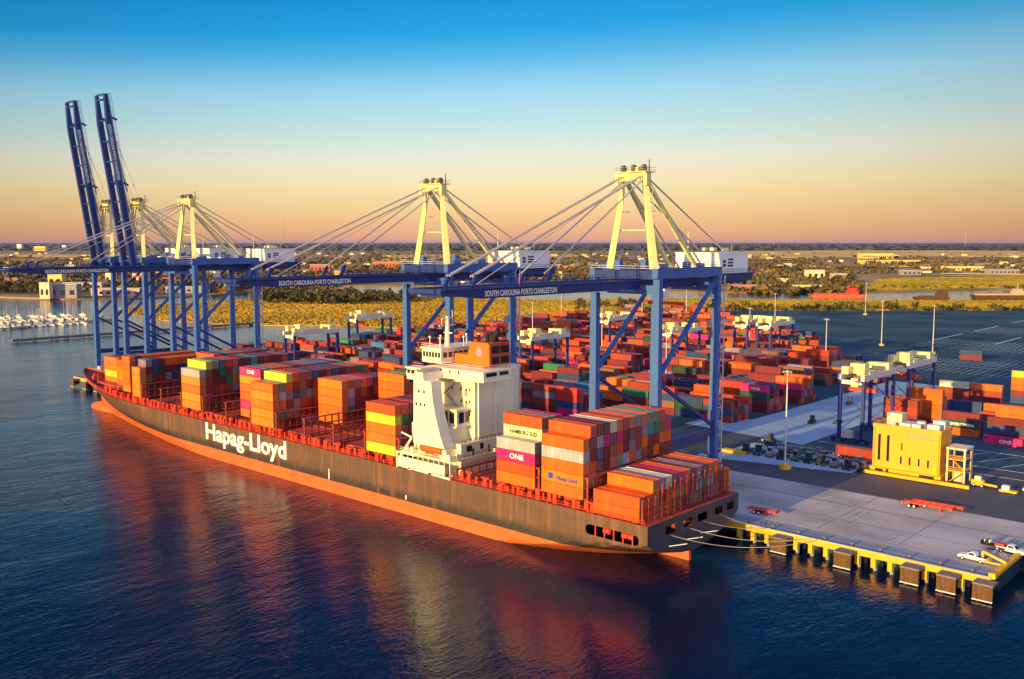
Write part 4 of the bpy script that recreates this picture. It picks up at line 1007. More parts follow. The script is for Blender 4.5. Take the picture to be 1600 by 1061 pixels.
hv_.tube((12, 5.2, 13.7), (12, 5.2, 15.8), 1.3, n=14); hv_.tube((5, 2.2, 13.7), (5, 2.2, 15), .5, n=10)
build_each(hv_, 'rooftop_unit', M('galvanised'), ro)
wi = MB()
for x in (1.5, 4.1): wi.box(x, x + .8, -.04, .02, 3.6, 11.4)
wi.box(8.3, 8.7, -.04, .02, 7.4, 9.6)
for x in (8.1, 10.6, 13.2, 15.8): wi.box(x, x + .55, -.04, .02, 3.4, 5.6)
for y in (1.6, 4.6, 7.6): wi.box(19.28, 19.34, y, y + .9, 4, 5.6)
build_each(wi, 'window', M('window_glass'), b)
lvb = MB(); lvb.box(1.2, 3.6, -.93, -.88, .5, 1.3); lvb.box(14, 18.2, -.93, -.88, .4, 1.3); lvb.box(4.4, 5.2, -.95, -.88, 0, 1.5); build_each(lvb, 'vent_grille', M('tyre_dark'), b)
sg = MB()
sg.tube((10.6, -.06, 12.3), (10.6, -.005, 12.3), 1.05, n=22, mi=0); sg.tube((10.6, -.075, 12.3), (10.6, -.06, 12.3), .85, n=22, mi=1); sg.bar((9.9, -.1, 12.6), (10.5, -.1, 11.9), .2, .04); sg.bar((10.5, -.1, 11.9), (11.2, -.1, 12.7), .2, .04)
for z, wd in ((12.85, 3.6), (12.2, 3.2), (11.55, 5.0)): sg.box(12.6, 12.6 + wd, -.05, .0, z - .13, z + .13)
sg.build('sign', [M('wall_grey'), M('building_yellow')], b)
pj = MB()
for z in (5.9, 11.7): pj.box(.02, 19.28, -.012, .0, z, z + .06)
for k in range(1, 8): pj.box(k * 2.41, k * 2.41 + .05, -.011, .0, 1.62, 13.5)
pj.build('panel_joint', M('ochre_dark'), b)
dd = MB(); dd.box(5.6, 6.7, -.05, 0, 1.6, 3.8); dd.box(17.4, 18.5, -.05, 0, 1.6, 3.8); build_each(dd, 'door', M('yellow_paint'), b)
pp = MB(); pp.tube((.5, -.15, 1.6), (.5, -.15, 13.4), .09, n=6); pp.tube((18.9, -.15, 1.6), (18.9, -.15, 13.4), .09, n=6); build_each(pp, 'downpipe', M('ochre_dark'), b)
ld_ = MB(); ld_.bar((19.5, 6.6, 1.6), (19.5, 6.6, 14), .07); ld_.bar((19.5, 7.2, 1.6), (19.5, 7.2, 14), .07)
for k in range(20): ld_.bar((19.5, 6.6, 2 + k * .6), (19.5, 7.2, 2 + k * .6), .05)
ld_.build('ladder', M('galvanised'), b)
fr = thing('loading_frame', 'cream steel stair frame beside the right end of the yellow building', 'frame', (-88.2, 280.6, 4))
f_ = MB()
for x in (0, 4.6):
    for y in (0, 6): f_.box(x - .25, x + .25, y - .25, y + .25, 0, 9.6)
f_.box(-.4, 5, -.4, 6.4, 9.6, 10.1); f_.build('frame', M('wall_cream'), fr)
f_ = MB(); f_.box(.2, 4.4, .2, 5.8, 3.2, 3.5); f_.box(.2, 4.4, .2, 5.8, 6.5, 6.8); f_.bar((.6, .6, .2), (4, .6, 3.2), .9, .2); f_.bar((4, 1.8, 3.5), (.6, 1.8, 6.5), .9, .2)
for z in (3.5, 6.8):
    for h_ in (.5, 1.0): f_.bar((4.6, 0, z + h_), (4.6, 6, z + h_), .1); f_.bar((0, 0, z + h_), (4.6, 0, z + h_), .1)
f_.build('stair', M('yellow_paint'), fr)
MB().box(1.2, 3.4, 2.2, 5.4, 0, 2.8).build('transformer', M('wall_cream'), fr)
bt = thing('safety_barrier', 'long yellow safety barrier in front of the yellow building', 'barrier', (-110.4, 274.6, 4))
q_ = MB(); q_.box(0, 30, 0, .9, .25, 1.15); q_.build('beam', M('yellow_paint'), bt)
q_ = MB()
for k in range(11): q_.box(.4 + k * 2.9, .7 + k * 2.9, .9, 1.3, 0, 1.0)
q_.build('post', M('yellow_paint'), bt)
def trailer(loc, label, rz=0., L=12.4, paint='spreader_red', two=True, grp=None):
    t = thing('container_chassis', label, 'trailer', loc, rz, grp)
    f_ = MB()
    for y in (-.55, .55): f_.box(0, L, y - .12, y + .12, 1.05, 1.4)
    for k in range(7): f_.box(.2 + k * (L - .6) / 6, .45 + k * (L - .6) / 6, -1.2, 1.2, 1.15, 1.38)
    f_.box(0, .35, -1.22, 1.22, .9, 1.5); f_.box(L - .35, L, -1.22, 1.22, .9, 1.5); f_.box(L - 3.2, L - 2.9, -.7, .7, 0, 1.05)
    f_.build('frame', M(paint), t)
    for x in (1.8, 3.1):
        w_ = MB()
        for y in (-1.0, 1.0): w_.tube((x, y - .22, .52), (x, y + .22, .52), .52, n=14)
        o = w_.build('wheel', M('tyre_dark'), t)
        w2 = MB()
        for y in (-1.23, 1.21): w2.tube((x, y, .52), (x, y + .03, .52), .27, n=10)
        w2.build('rim', M('letter_white'), o)
    return t
trailer((-88.2, 247.2, 4), 'long orange red container chassis parked on the sunlit apron, nearer the water', R(2))
trailer((-86.5, 249.8, 4), 'long orange red container chassis parked just behind another on the apron', R(2))
trailer((-114.8, 215, 4), 'short red chassis trailer parked on the apron just past the ship stern', R(3), L=7.5)
t = trailer((-124.5, 289.8, 4), 'chassis carrying a dark red box beside the yellow building', R(-2))
tb = thing('box_trailer_load', 'dark red container riding on a chassis left of the yellow building', 'container', (-124.6, 288.6, 5.42), R(-2))
for nm, me_ in (('body', CM[40]), ('door', DM[40])):
    o = part('container_' + nm, me_, tb); o.material_slots[0].link = 'OBJECT'; o.material_slots[0].material = P('rust red')
# cars and trucks
def wheels(t, xs, y, r=.36, wd=.24):
    for x in xs:
        for s in (-1, 1):
            o = MB().tube((x, s * y - wd / 2, r), (x, s * y + wd / 2, r), r, n=14).build('wheel', M('tyre_dark'), t)
            MB().tube((x, s * (y + wd / 2), r), (x, s * (y + wd / 2 + .015), r), r * .55, n=10).build('rim', M('galvanised'), o)
def shell(prof, hw, mat, nm, t, inset=0., z_in=1.):
    mb = MB(); n_ = len(prof); k = len(mb.v)
    zs = [p[1] for p in prof]; zm = max(zs)
    for s in (-1, 1): mb.v += [(p[0], s * (hw - (inset if p[1] > z_in else 0)), p[1]) for p in prof]
    for i in range(n_):
        j = (i + 1) % n_; mb.f.append((k + i, k + j, k + n_ + j, k + n_ + i)); mb.m.append(0)
    mb.f.append(tuple(k + i for i in range(n_))); mb.m.append(0); mb.f.append(tuple(k + n_ + i for i in reversed(range(n_)))); mb.m.append(0)
    bm_ = bmesh.new(); me_ = mb.mesh(nm, mat); bm_.from_mesh(me_); bmesh.ops.recalc_face_normals(bm_, faces=bm_.faces)
    bmesh.ops.bevel(bm_, geom=[e for e in bm_.edges], offset=.05, segments=1, affect='EDGES'); bm_.to_mesh(me_); bm_.free()
    return part(nm, me_, t)
def car(loc, rz, paint, label):
    t = thing('parked_car', label, 'car', loc, rz, 'vehicles parked in the row behind the light mast')
    shell([(-2.2, .35), (2.2, .35), (2.25, .75), (1.2, .95), (-1.5, 1.0), (-2.25, .9)], .9, M(paint), 'body', t)
    shell([(-1.9, .98), (1.0, .95), (.35, 1.48), (-1.35, 1.5)], .82, M('window_glass'), 'window_band', t, .12, 1.2)
    MB().box(-1.3, .3, -.66, .66, 1.49, 1.53).build('roof', M(paint), t)
    wheels(t, (-1.4, 1.4), .8); 
    MB().box(2.2, 2.27, -.8, -.45, .6, .75).box(2.2, 2.27, .45, .8, .6, .75).build('headlight', M('letter_white'), t)
    return t
def pickup(loc, rz, label, load=None):
    t = thing('pickup_truck', label, 'truck', loc, rz)
    shell([(-3.0, .5), (2.9, .5), (2.95, 1.0), (1.7, 1.2), (.9, 1.25), (-.5, 1.25), (-3.0, 1.2)], 1.0, M('car_white'), 'body', t)
    shell([(-.9, 1.24), (1.2, 1.24), (.6, 1.9), (-.6, 1.95)], .92, M('car_white'), 'cab', t, .12, 1.5)
    wv_ = MB()
    for s in (-1, 1): wv_.hexa([(-.6, s * .86 - .06, 1.36), (.85, s * .86 - .06, 1.36), (.85, s * .86 + .06, 1.36), (-.6, s * .86 + .06, 1.36), (-.5, s * .79 - .04, 1.82), (.5, s * .79 - .04, 1.82), (.5, s * .79 + .06, 1.82), (-.5, s * .79 + .06, 1.82)])
    wv_.hexa([(.86, -.7, 1.3), (1.24, -.7, 1.3), (1.24, .7, 1.3), (.86, .7, 1.3), (.5, -.66, 1.86), (.68, -.66, 1.86), (.68, .66, 1.86), (.5, .66, 1.86)])
    wv_.build('window_glass', M('window_glass'), t)
    MB().box(-2.85, -1.0, -.82, .82, 1.2, 1.27).build('cargo_bed', M('tyre_dark'), t)
    wheels(t, (-1.9, 1.9), .9, .42, .28)
    if load == 'boom':
        g = MB(); g.bar((-2.0, 0, 1.3), (-2.0, 0, 2.6), .5); g.bar((-2.0, 0, 2.5), (-6.5, -.6, .9), .4, .5); g.bar((-2.4, .7, .6), (-6, .7, .7), .35); g.box(-3.6, -2.4, -1.0, 1.0, .6, 1.0); g.build('service_boom', M('yellow_paint'), t)
    if load == 'reel':
        g = MB(); g.box(-6.4, -.95, -1.05, 1.05, .75, 1.0); g.box(-6.4, -6.2, -1, 1, 1, 1.7); g.tube((-5.2, -.7, 1.5), (-5.2, .7, 1.5), .5, n=12); g.build('flat_bed', M('tyre_dark'), t)
        MB().box(-3.4, -1.4, -.8, .8, 1.0, 1.75).build('load', M('spreader_red'), t); MB().box(-5.8, -4.6, -.6, .6, 1.3, 1.9).build('reel', M('letter_white'), t)
    return t
pickup((-61.0, 213.6, 4), R(176), 'white service pickup with yellow boom parked near the quay edge', 'boom')
pickup((-56.2, 224.4, 4), R(-8), 'white flatbed pickup carrying red gear near the end barrier', 'reel')
rr_ = random.Random(5)
SHADE = ['dark', 'pale grey', 'white', 'dark green']; PAINT = ['car_dark', 'car_grey', 'car_white', 'car_green']
def tractor(loc, rz, label, paint='car_dark', sc_=1.0):
    t = thing('yard_tractor', label, 'tractor', loc, rz, 'terminal tractors')
    shell([(-2.6, .55), (2.4, .55), (2.4, 1.1), (1.2, 1.25), (-2.6, 1.0)], .95, M(paint), 'body', t)
    shell([(-.1, 1.2), (1.6, 1.2), (1.45, 2.9), (0, 2.9)], .75, M(paint), 'cab', t)
    MB().box(1.5, 1.58, -.6, .6, 1.8, 2.6).box(.3, 1.2, -.78, -.74, 1.8, 2.6).build('window_glass', M('window_glass'), t)
    wheels(t, (-1.8, 1.7), .9, .5, .35); t.scale = (sc_, sc_, sc_); return t
for k in range(10):
    x = -149.0 + k * 4.25; ci = [0, 0, 1, 0, 3, 0, 0, 1, 0, 0][k]
    o = tractor((x, 276.6 + rr_.uniform(-.5, .5) + .06 * k, 4), R(-90 + rr_.uniform(-4, 4)), '%s terminal tractor, %s from the left in the front parked row' % (SHADE[ci], ORD[k]), PAINT[ci], 1.12)
for k in range(9):
    x = -147 + k * 3.9; ci = [0, 1, 0, 3, 3, 1, 2, 0, 1][k]
    o = car((x, 288 + rr_.uniform(-2, 3), 4), R(rr_.choice((-90, 0, 20, -70))), PAINT[ci], '%s parked car, %s from the left in the loose back row' % (SHADE[ci], ORD[k])); o.scale = (1.15, 1.15, 1.2)
tractor((-156, 339, 4), R(100), 'dark terminal tractor parked in the light concrete aisle')
tractor((-148.5, 345, 4), R(95), 'dark terminal tractor beside the asphalt edge, right of another')
tractor((-163, 390, 4), R(95), 'dark terminal tractor far up the aisle by the container rows')
tractor((-152, 297, 4), R(10), 'dark terminal tractor standing behind the parked cars')
v = thing('utility_cart', 'small white utility cart on a yellow base at the photo edge', 'cart', (-71.5, 279, 4))
MB().box(-2.2, 2.2, -1, 1, .3, .8).build('base', M('yellow_paint'), v); MB().box(-1.6, .2, -.8, .8, .8, 2.0).build('body', M('car_white'), v); wheels(v, (-1.4, 1.4), .8)
v = car((-67, 284, 4), R(10), 'car_white', 'white van like car beside the small utility cart at the photo edge'); v['group'] = ''
v = thing('forklift', 'yellow wheeled loader beside the cream stair frame', 'forklift', (-79.5, 281, 4))
MB().box(-2, 1.2, -.9, .9, .5, 1.9).build('body', M('yellow_paint'), v); MB().box(-1.2, .4, -.7, .7, 1.9, 3).build('cab', M('wall_cream'), v); MB().bar((1.2, 0, 1.0), (4.6, 0, .8), .7, .5).build('boom', M('yellow_paint'), v); wheels(v, (-1.3, .8), .85, .5, .3)
bx = MB(); bx.box(-4, 4, -1.3, 1.3, 0, .9); o = bx.build('base', M('yellow_paint')); o.name = 'pallet_stack'; o.location = (-152, 273.5, 4); tag(o, 'low yellow pallet stack at the left end of the car row', 'pallet')
tm = MB(); rq = random.Random(31)
for k in range(11):
    x0 = rq.uniform(-112, -62); y0 = rq.uniform(214, 246); rad = rq.uniform(30, 110); a0_ = rq.uniform(0, 6.28); sweep = rq.uniform(.2, .7)
    for off in (0, 1.9):
        pr0 = None
        for i in range(15):
            a_ = a0_ + sweep * i / 14; p_ = (x0 + rad * (math.cos(a_) - math.cos(a0_)) + 0, y0 + rad * (math.sin(a_) - math.sin(a0_)))
            n_ = (math.cos(a_), math.sin(a_)); q0 = (p_[0] + n_[0] * off, p_[1] + n_[1] * off); q1 = (p_[0] + n_[0] * (off + .32), p_[1] + n_[1] * (off + .32))
            if pr0 and QX - 1 > q0[0] > -130 and 212 < q0[1] < 250.5: tm.face([(pr0[0][0], pr0[0][1], 4.0035 + k * .0004), (pr0[1][0], pr0[1][1], 4.0035 + k * .0004), (q1[0], q1[1], 4.0035 + k * .0004), (q0[0], q0[1], 4.0035 + k * .0004)])
            pr0 = (q0, q1)
struct('tyre_marks', tm, M('tyre_mark'))
bm0 = None
for k in range(9):
    x = -110 + k * 6.4; 
    t = thing('bollard', 'small dark mooring bollard standing along the quay edge', 'bollard', (x, QY + 1.6, 4.0), 0, 'mooring bollards on the quay edge')
    MB().tube((0, 0, 0), (0, 0, .12), .45, n=12).build('base', M('lock_steel'), t); q_ = MB(); q_.tube((0, 0, .12), (0, 0, .6), .22, .26, n=12); q_.tube((0, 0, .6), (0, 0, .8), .4, .34, n=12); q_.build('head', M('lock_steel'), t)
# ------------------------------------------------------------------ jetty, marina
j = thing('jetty', 'long dark floating jetty crossing the water before the marina', 'jetty', (-728, 262, 0))
jb = MB(); jb.box(-1.8, 1.8, 0, 210, .5, 2.2); jb.build('deck', M('line_dark'), j)
jb = MB()
for k in range(18): jb.tube((0, 4 + k * 12, -1), (0, 4 + k * 12, 3.2), .35, n=6)
jb.build('pile', M('tyre_dark'), j)
d0 = G(-20, 517.5, 0); d1 = G(175, 499.5, 0)
dk = thing('marina_dock', 'pale floating marina dock with piles below the moored sailboats', 'dock', (0, 0, 0))
mb = MB(); mb.bar((d0.x, d0.y, .9), (d1.x, d1.y, .9), 3.4, 1.2); mb.build('deck', M('concrete'), dk)
mb = MB()
for k in range(13):
    p = d0.lerp(d1, k / 12); mb.tube((p.x, p.y, -1), (p.x, p.y, 4.5), .5, n=6)
mb.build('pile', M('tyre_dark'), dk)
def sailboat(loc, rz, label, L, hgt, mast_=True):
    t = thing('sailboat' if mast_ else 'motor_boat', label, 'boat', loc, rz, 'boats moored at the marina')
    mb = MB(); n_ = 8
    for s0 in range(n_):
        pass
    st_ = []
    for i in range(n_ + 1):
        u = i / n_; wd = L * .16 * (math.sin(math.pi * min(1, .18 + u * .82)) ** .7) if u < 1 else .02
        st_.append((-L / 2 + L * u, wd))
    for (xa, wa), (xb, wb) in zip(st_[:-1], st_[1:]):
        mb.hexa([(xa, -wa * .6, -.3), (xb, -wb * .6, -.3), (xb, wb * .6, -.3), (xa, wa * .6, -.3), (xa, -wa, 1.3), (xb, -wb, 1.4), (xb, wb, 1.4), (xa, wa, 1.3)])
    mb.build('hull', M('letter_white'), t)
    MB().hexa([(-L * .3, -L * .09, 1.35), (L * .2, -L * .08, 1.4), (L * .2, L * .08, 1.4), (-L * .3, L * .09, 1.35), (-L * .25, -L * .07, 2.3), (L * .1, -L * .06, 2.3), (L * .1, L * .06, 2.3), (-L * .25, L * .07, 2.3)]).build('cabin', M('wall_cream' if int(L * 10) % 3 else 'wall_pink'), t)
    if mast_:
        m_ = MB(); m_.tube((L * .08, 0, 1.4), (L * .08, 0, hgt), .16, .1, n=6); m_.tube((L * .08, 0, 3), (-L * .36, 0, 3), .14, n=6); m_.bar((L * .08, -.9, hgt * .6), (L * .08, .9, hgt * .6), .08); m_.build('mast', M('galvanised'), t)
        MB().bar((L * .05, 0, 3.2), (-L * .34, 0, 3.2), .4, .35).build('furled_sail', M('logo_blue' if int(hgt * 10) % 2 else 'wall_cream'), t)
rb = random.Random(8); k = 0
for row, (py0, py1, nb) in enumerate(((514, 506, 12), (505, 498, 11), (498, 493, 9))):
    for i in range(nb):
        u = (i + rb.uniform(.2, .8)) / nb; px = -8 + u * 142; py = py0 + (py1 - py0) * u
        g_ = G(px, py, 0); sl = i % 4 != 3
        sailboat((g_.x, g_.y, 0), R(rb.choice((20, 28, 200))), '%s moored %s along the %s marina row' % ('white sailboat with bare mast' if sl else 'white motor boat', ORD[i], ['nearest', 'middle', 'back'][row]), rb.uniform(9, 14), rb.uniform(11, 19), sl)
# ------------------------------------------------------------------ river ships
def ship2(px, py, L, label, c1, c2, castle):
    g_ = G(px, py, 0); t = thing('cargo_ship', label, 'ship', (g_.x, g_.y, 0), math.atan2(rv.y, rv.x))
    mb = MB(); mb.hexa([(-L / 2 + 4, -6, -1), (L / 2 - 5, -6, -1), (L / 2 - 5, 6, -1), (-L / 2 + 4, 6, -1), (-L / 2, -7, 5), (L / 2, -7, 5), (L / 2, 7, 5), (-L / 2, 7, 5)]); mb.build('hull', M(c1), t)
    mb = MB(); mb.box(-L / 2 + 6, L / 2 - 14, -5, 5, 5, 6.6); mb.build('hatch', M(c2), t)
    mb = MB(); x = L * castle; mb.box(x - 6, x + 6, -5.5, 5.5, 5, 10); mb.box(x - 4, x + 4, -5, 5, 10, 13); mb.build('deckhouse', M(c2), t); mb = MB(); mb.tube((x, 0, 13), (x, 0, 20), .4); mb.build('mast', M(c2), t)
ship2(1308, 466, 72, 'rusty red barge ship lying in the far river channel', 'wall_rust', 'spreader_red', .27)
ship2(1572, 467, 88, 'brown cargo ship in the far river at the photo edge', 'timber_brown', 'wall_pink', .16)
ship2(1455, 470.5, 42, 'low brown barge in the river between two larger ships', 'timber_brown', 'timber_brown', .3)
def lattice(px, py, hgt, label, wd=14):
    g_ = G(px, py, 1.5); t = thing('shipyard_crane', label, 'crane', (g_.x, g_.y, 1.5), math.atan2(rv.y, rv.x), 'far shipyard cranes')
    mb = MB()
    for x in (-wd / 2, wd / 2): mb.bar((x, 0, 0), (x, 0, hgt), 2.2)
    for k in range(5): mb.bar((-wd / 2, 0, hgt * k / 5), (wd / 2, 0, hgt * (k + 1) / 5), 1.1)
    mb.build('tower', M('far_blue_steel'), t)
    mb = MB(); mb.bar((-wd * .9, 0, hgt * .96), (wd * 1.1, 0, hgt * .96), 2.4); mb.bar((0, 0, hgt), (0, 0, hgt * 1.06), 1.5); mb.build('jib', M('far_blue_steel'), t)
for px, hgt, lab in ((668, 62, 'dark blue far crane tower, left one beyond the middle crane pylon'), (683, 62, 'dark blue far crane tower, right one beyond the middle crane pylon'), (972, 64, 'dark blue far crane tower seen between the nearest pylon legs, left'), (997, 62, 'dark blue far crane tower seen between the nearest pylon legs, right')):
    lattice(px, 406, hgt, lab)
for px, hgt, lab in ((443, 210, 'thin radio mast on the skyline right of the far cranes'), (1209, 150, 'thin radio mast on the right part of the skyline'), (1508, 120, 'short thin radio mast on the skyline near the photo edge')):
    g_ = G(px, 384, 1.5); t = thing('radio_mast', lab, 'mast', (g_.x, g_.y, 1.5)); mb = MB(); mb.bar((0, 0, 0), (0, 0, hgt * 3), 7, 7, w2=3); mb.build('tower', M('steel_grey'), t)
# ------------------------------------------------------------------ far buildings
def bld(px, py, wpx, hpx, wall, label, dep=.6, grp=None, roof='roof_grey', gable=False):
    g_ = G(px, py, 1.5); d_ = (g_ - Vector((0, 0, H))).length; W = wpx * d_ / F; Hh = hpx * d_ / F
    t = thing('warehouse' if wpx > 2 * hpx else 'tower_block', label, 'building', (g_.x, g_.y, 1.5), math.atan2(rv.y, rv.x), grp)
    D = W * dep; MB().box(-W / 2, W / 2, 0, D, 0, Hh).build('wall', M(wall), t)
    mb = MB()
    if gable: mb.hexa([(-W / 2 - .5, -.5, Hh), (W / 2 + .5, -.5, Hh), (W / 2 + .5, D + .5, Hh), (-W / 2 - .5, D + .5, Hh), (-W / 2 - .5, D / 2 - .3, Hh * 1.3), (W / 2 + .5, D / 2 - .3, Hh * 1.3), (W / 2 + .5, D / 2 + .3, Hh * 1.3), (-W / 2 - .5, D / 2 + .3, Hh * 1.3)])
    else: mb.box(-W / 2 - .4, W / 2 + .4, -.4, D + .4, Hh, Hh * 1.06)
    mb.build('roof', M(roof), t)
    mb = MB(); nwin = max(2, int(W / 9))
    for i in range(nwin): x = -W / 2 + W * (i + .5) / nwin; mb.box(x - W / nwin * .25, x + W / nwin * .25, -.12, .0, Hh * .25, Hh * .6)
    build_each(mb, 'window', M('window_glass'), t)
bld(70, 467, 14, 22, 'wall_cream', 'cream end block of the grey riverside factory on the left', .8)
bld(98, 466, 40, 19, 'wall_grey', 'long grey riverside factory on the left bank behind the marina', .4)
bld(86, 446, 20, 15, 'wall_yellow', 'tall yellow gabled shed behind the grey riverside factory', .6, gable=True)
bld(128, 452, 56, 9, 'wall_pink', 'long low pink shed behind the riverside factory', .5)
bld(172, 446, 13, 20, 'wall_cream', 'cream tower block left of the raised boom cranes', .7)
bld(215, 444, 15, 18, 'wall_cream', 'cream tower block seen between the far crane legs', .7)
bld(180, 462, 70, 10, 'wall_pink', 'long pink grey warehouse on the left river bank', .4)
bld(290, 458, 60, 9, 'wall_grey', 'grey warehouse on the river bank behind the far crane legs', .4)
bld(430, 444, 60, 7, 'wall_pink', 'pink warehouse above the boom of the middle crane', .5)
bld(530, 440, 14, 16, 'wall_yellow', 'yellow works building with stack above the middle boom', .7)
bld(500, 424, 30, 10, 'wall_rust', 'rust coloured works beyond the middle boom', .6)
bld(605, 418, 46, 8, 'wall_rust', 'long rust red warehouse left of the middle pylon', .5)
bld(1275, 436, 26, 13, 'wall_cream', 'large cream shed beyond the far river right of the nearest crane', .6)
bld(1312, 436, 22, 8, 'wall_pink', 'pink orange shed beside the large cream shed beyond the river', .6)
bld(1262, 453, 42, 7, 'wall_yellow', 'pale yellow waterfront shed beside the red barge ship', .5)
bld(1170, 454, 46, 8, 'wall_rust', 'rust red waterfront yard shed right of the machinery house', .5)
bld(1372, 404, 44, 7, 'wall_yellow', 'long yellow warehouse under the right skyline', .5)
bld(1395, 411, 80, 4, 'wall_yellow', 'very long low yellow building below the right skyline', .4)
bld(1510, 423, 50, 6, 'wall_yellow', 'bright yellow long shed on the right beyond the meadow', .5)
bld(1425, 430, 26, 7, 'wall_grey', 'blue grey roofed shed at the meadow edge', .6)
bld(1570, 428, 40, 6, 'wall_grey', 'dark grey shed at the photo edge beyond the meadow', .6)
bld(1225, 418, 22, 4, 'wall_cream', 'white roofed shed above the large cream shed', .6)
bld(62, 392, 16, 6, 'wall_yellow', 'far yellow block on the left skyline', .6)
bld(30, 391, 6, 8, 'letter_white', 'far white tower block on the left skyline', .8)
bld(100, 390, 5, 6, 'letter_white', 'second far white tower block on the left skyline', .8)
rf_ = random.Random(77)
for k in range(285):
    px = rf_.uniform(-60, 1660); py = 397 + 52 * rf_.random() ** 1.3
    if px > 1340 and py > 430: continue
    if 520 < px < 1060 and py > 440: continue
    wpx = rf_.uniform(5, 16) * (.5 + (py - 390) / 80); hpx = rf_.uniform(1.6, 3.4) * (.6 + (py - 390) / 50)
    wl = rf_.choice(['wall_cream', 'wall_yellow', 'wall_pink', 'wall_grey', 'wall_rust', 'wall_yellow', 'wall_cream'])
    nm = {'wall_cream': 'small cream', 'wall_yellow': 'small yellow', 'wall_pink': 'small pink', 'wall_grey': 'small grey', 'wall_rust': 'small rust red'}[wl]
    g_ = G(px, py, 1.5); d_ = (g_ - Vector((0, 0, H))).length; W = wpx * d_ / F; Hh = hpx * d_ / F
    mb = MB(); mb.box(-W / 2, W / 2, 0, W * .6, 0, Hh); mb.box(-W / 2 - .3, W / 2 + .3, -.3, W * .6 + .3, Hh, Hh * 1.08, 1)
    o = mb.build('town_building', [M(wl), M('roof_grey')]); o.location = (g_.x, g_.y, 1.5); o.rotation_euler = (0, 0, math.atan2(rv.y, rv.x) + rf_.uniform(-.3, .3))
    tag(o, '%s flat roofed building among trees of the far town' % nm, 'building', '%s buildings of the far town' % nm)
# ------------------------------------------------------------------ trees as masses
rt = random.Random(3)
def treemass(name, spots, nleaf, mats, label):
    mb = MB()
    for (x, y, z, h_, r_) in spots:
        mi = 1 if rt.random() < .35 else 0
        if nleaf > 14: mb.tube((x, y, z), (x, y, z + h_ * .5), .3, .15, n=5, mi=2, cap=False)
        nb = 1 if nleaf < 14 else 5
        lob = [(x + rt.uniform(-.5, .5) * r_, y + rt.uniform(-.5, .5) * r_, z + h_ * rt.uniform(.45, .85), r_ * rt.uniform(.4, .65)) for _ in range(nb)] if nb > 1 else [(x, y, z + h_ * .55, r_)]
        for i in range(nleaf):
            cx, cy, cz, rr = lob[i % len(lob)]
            d_ = Vector((rt.gauss(0, 1), rt.gauss(0, 1), rt.gauss(0, .8))).normalized() * rr * (rt.random() ** .35)
            c = Vector((cx, cy, cz)) + Vector((d_.x, d_.y, d_.z * (h_ / r_ * .42 if nb == 1 else .9)))
            a = Vector((rt.gauss(0, 1), rt.gauss(0, 1), rt.gauss(0, 1))).normalized(); e = a.orthogonal().normalized() * rr * (.42 if nb > 1 else .62); f_ = a.cross(e) * rt.uniform(.6, 1.1)
            mb.face([c - e - f_ * .6, c + e * .8 - f_, c + e + f_ * .7, c - e * .7 + f_], mi if rt.random() < .8 else 1 - mi)
    tag(mb.build(name, mats), label, 'trees', kind='stuff')
mk('leaf_far', (.075, .064, .022), rough=.9, var=.4, scale=.01, col2=(.13, .10, .03)); mk('leaf_far_gold', (.15, .10, .025), rough=.9, var=.3, scale=.01)  # paler, browner far leaves with haze put into their colour
LM = [M('leaf_dark'), M('leaf_olive'), M('bark')]
sp_ = []
for k in range(300):
    px = rt.uniform(396, 648); u = rt.random(); py = 462 + u * 14 - (4 if px > 560 else 0) + (px - 400) * .012
    if px > 590 and py < 462: continue
    g_ = G(px, py, .8); h_ = rt.uniform(8, 15) * (1 if px < 560 else .75); sp_.append((g_.x, g_.y, .8, h_, h_ * .5))
treemass('woods', sp_, 46, LM, 'dense green wood behind the yellow marsh')
sp_ = []
for k in range(240):
    px = rt.uniform(900, 1680); py = rt.uniform(482, 491) if px > 1000 else rt.uniform(474, 486); g_ = G(px, py, .8); h_ = rt.uniform(2.5, 6.5) if rt.random() < .8 else 8; sp_.append((g_.x, g_.y, .8, h_, h_ * .75))
for k in range(70):
    px = rt.uniform(-40, 62); py = rt.uniform(448, 461); g_ = G(px, py, 1.5); h_ = rt.uniform(10, 17); sp_.append((g_.x, g_.y, 1.5, h_, h_ * .55))
for k in range(40):
    px = rt.uniform(1365, 1660); py = rt.uniform(448.5, 452) ; g_ = G(px, py, 1.5); h_ = rt.uniform(2, 5); sp_.append((g_.x, g_.y, 1.5, h_, h_ * .9))
treemass('shrubbery', sp_, 26, LM, 'dark shrubs lining the marsh and river banks')
sp_ = []
for k in range(9000):
    px = rt.uniform(-80, 1680); py = 393 + 66 * rt.random() ** 1.25
    if px > 1345 and py > 428: continue
    if 520 < px < 1060 and py > 443: continue
    if py > 452 and px < 500 and rt.random() < .6: continue
    if 1130 < px and 392 < py < 403 and rt.random() < .93: continue
    if px < 230 and 396 < py < 402 and rt.random() < .9: continue
    g_ = G(px, py, 1.5)
    if math.sin(g_.x * .011 + 1.7 * math.sin(g_.y * .006)) + math.sin(g_.y * .0083 + 2.1 * math.sin(g_.x * .005)) < rt.uniform(-1.6, .5): continue
    h_ = rt.uniform(4, 9.5); sp_.append((g_.x, g_.y, 1.5, h_, h_ * rt.uniform(.6, 1.1)))
treemass('treeline', sp_, 9, [M('leaf_far'), M('leaf_far_gold'), M('bark')], 'far town tree cover reaching towards the horizon')
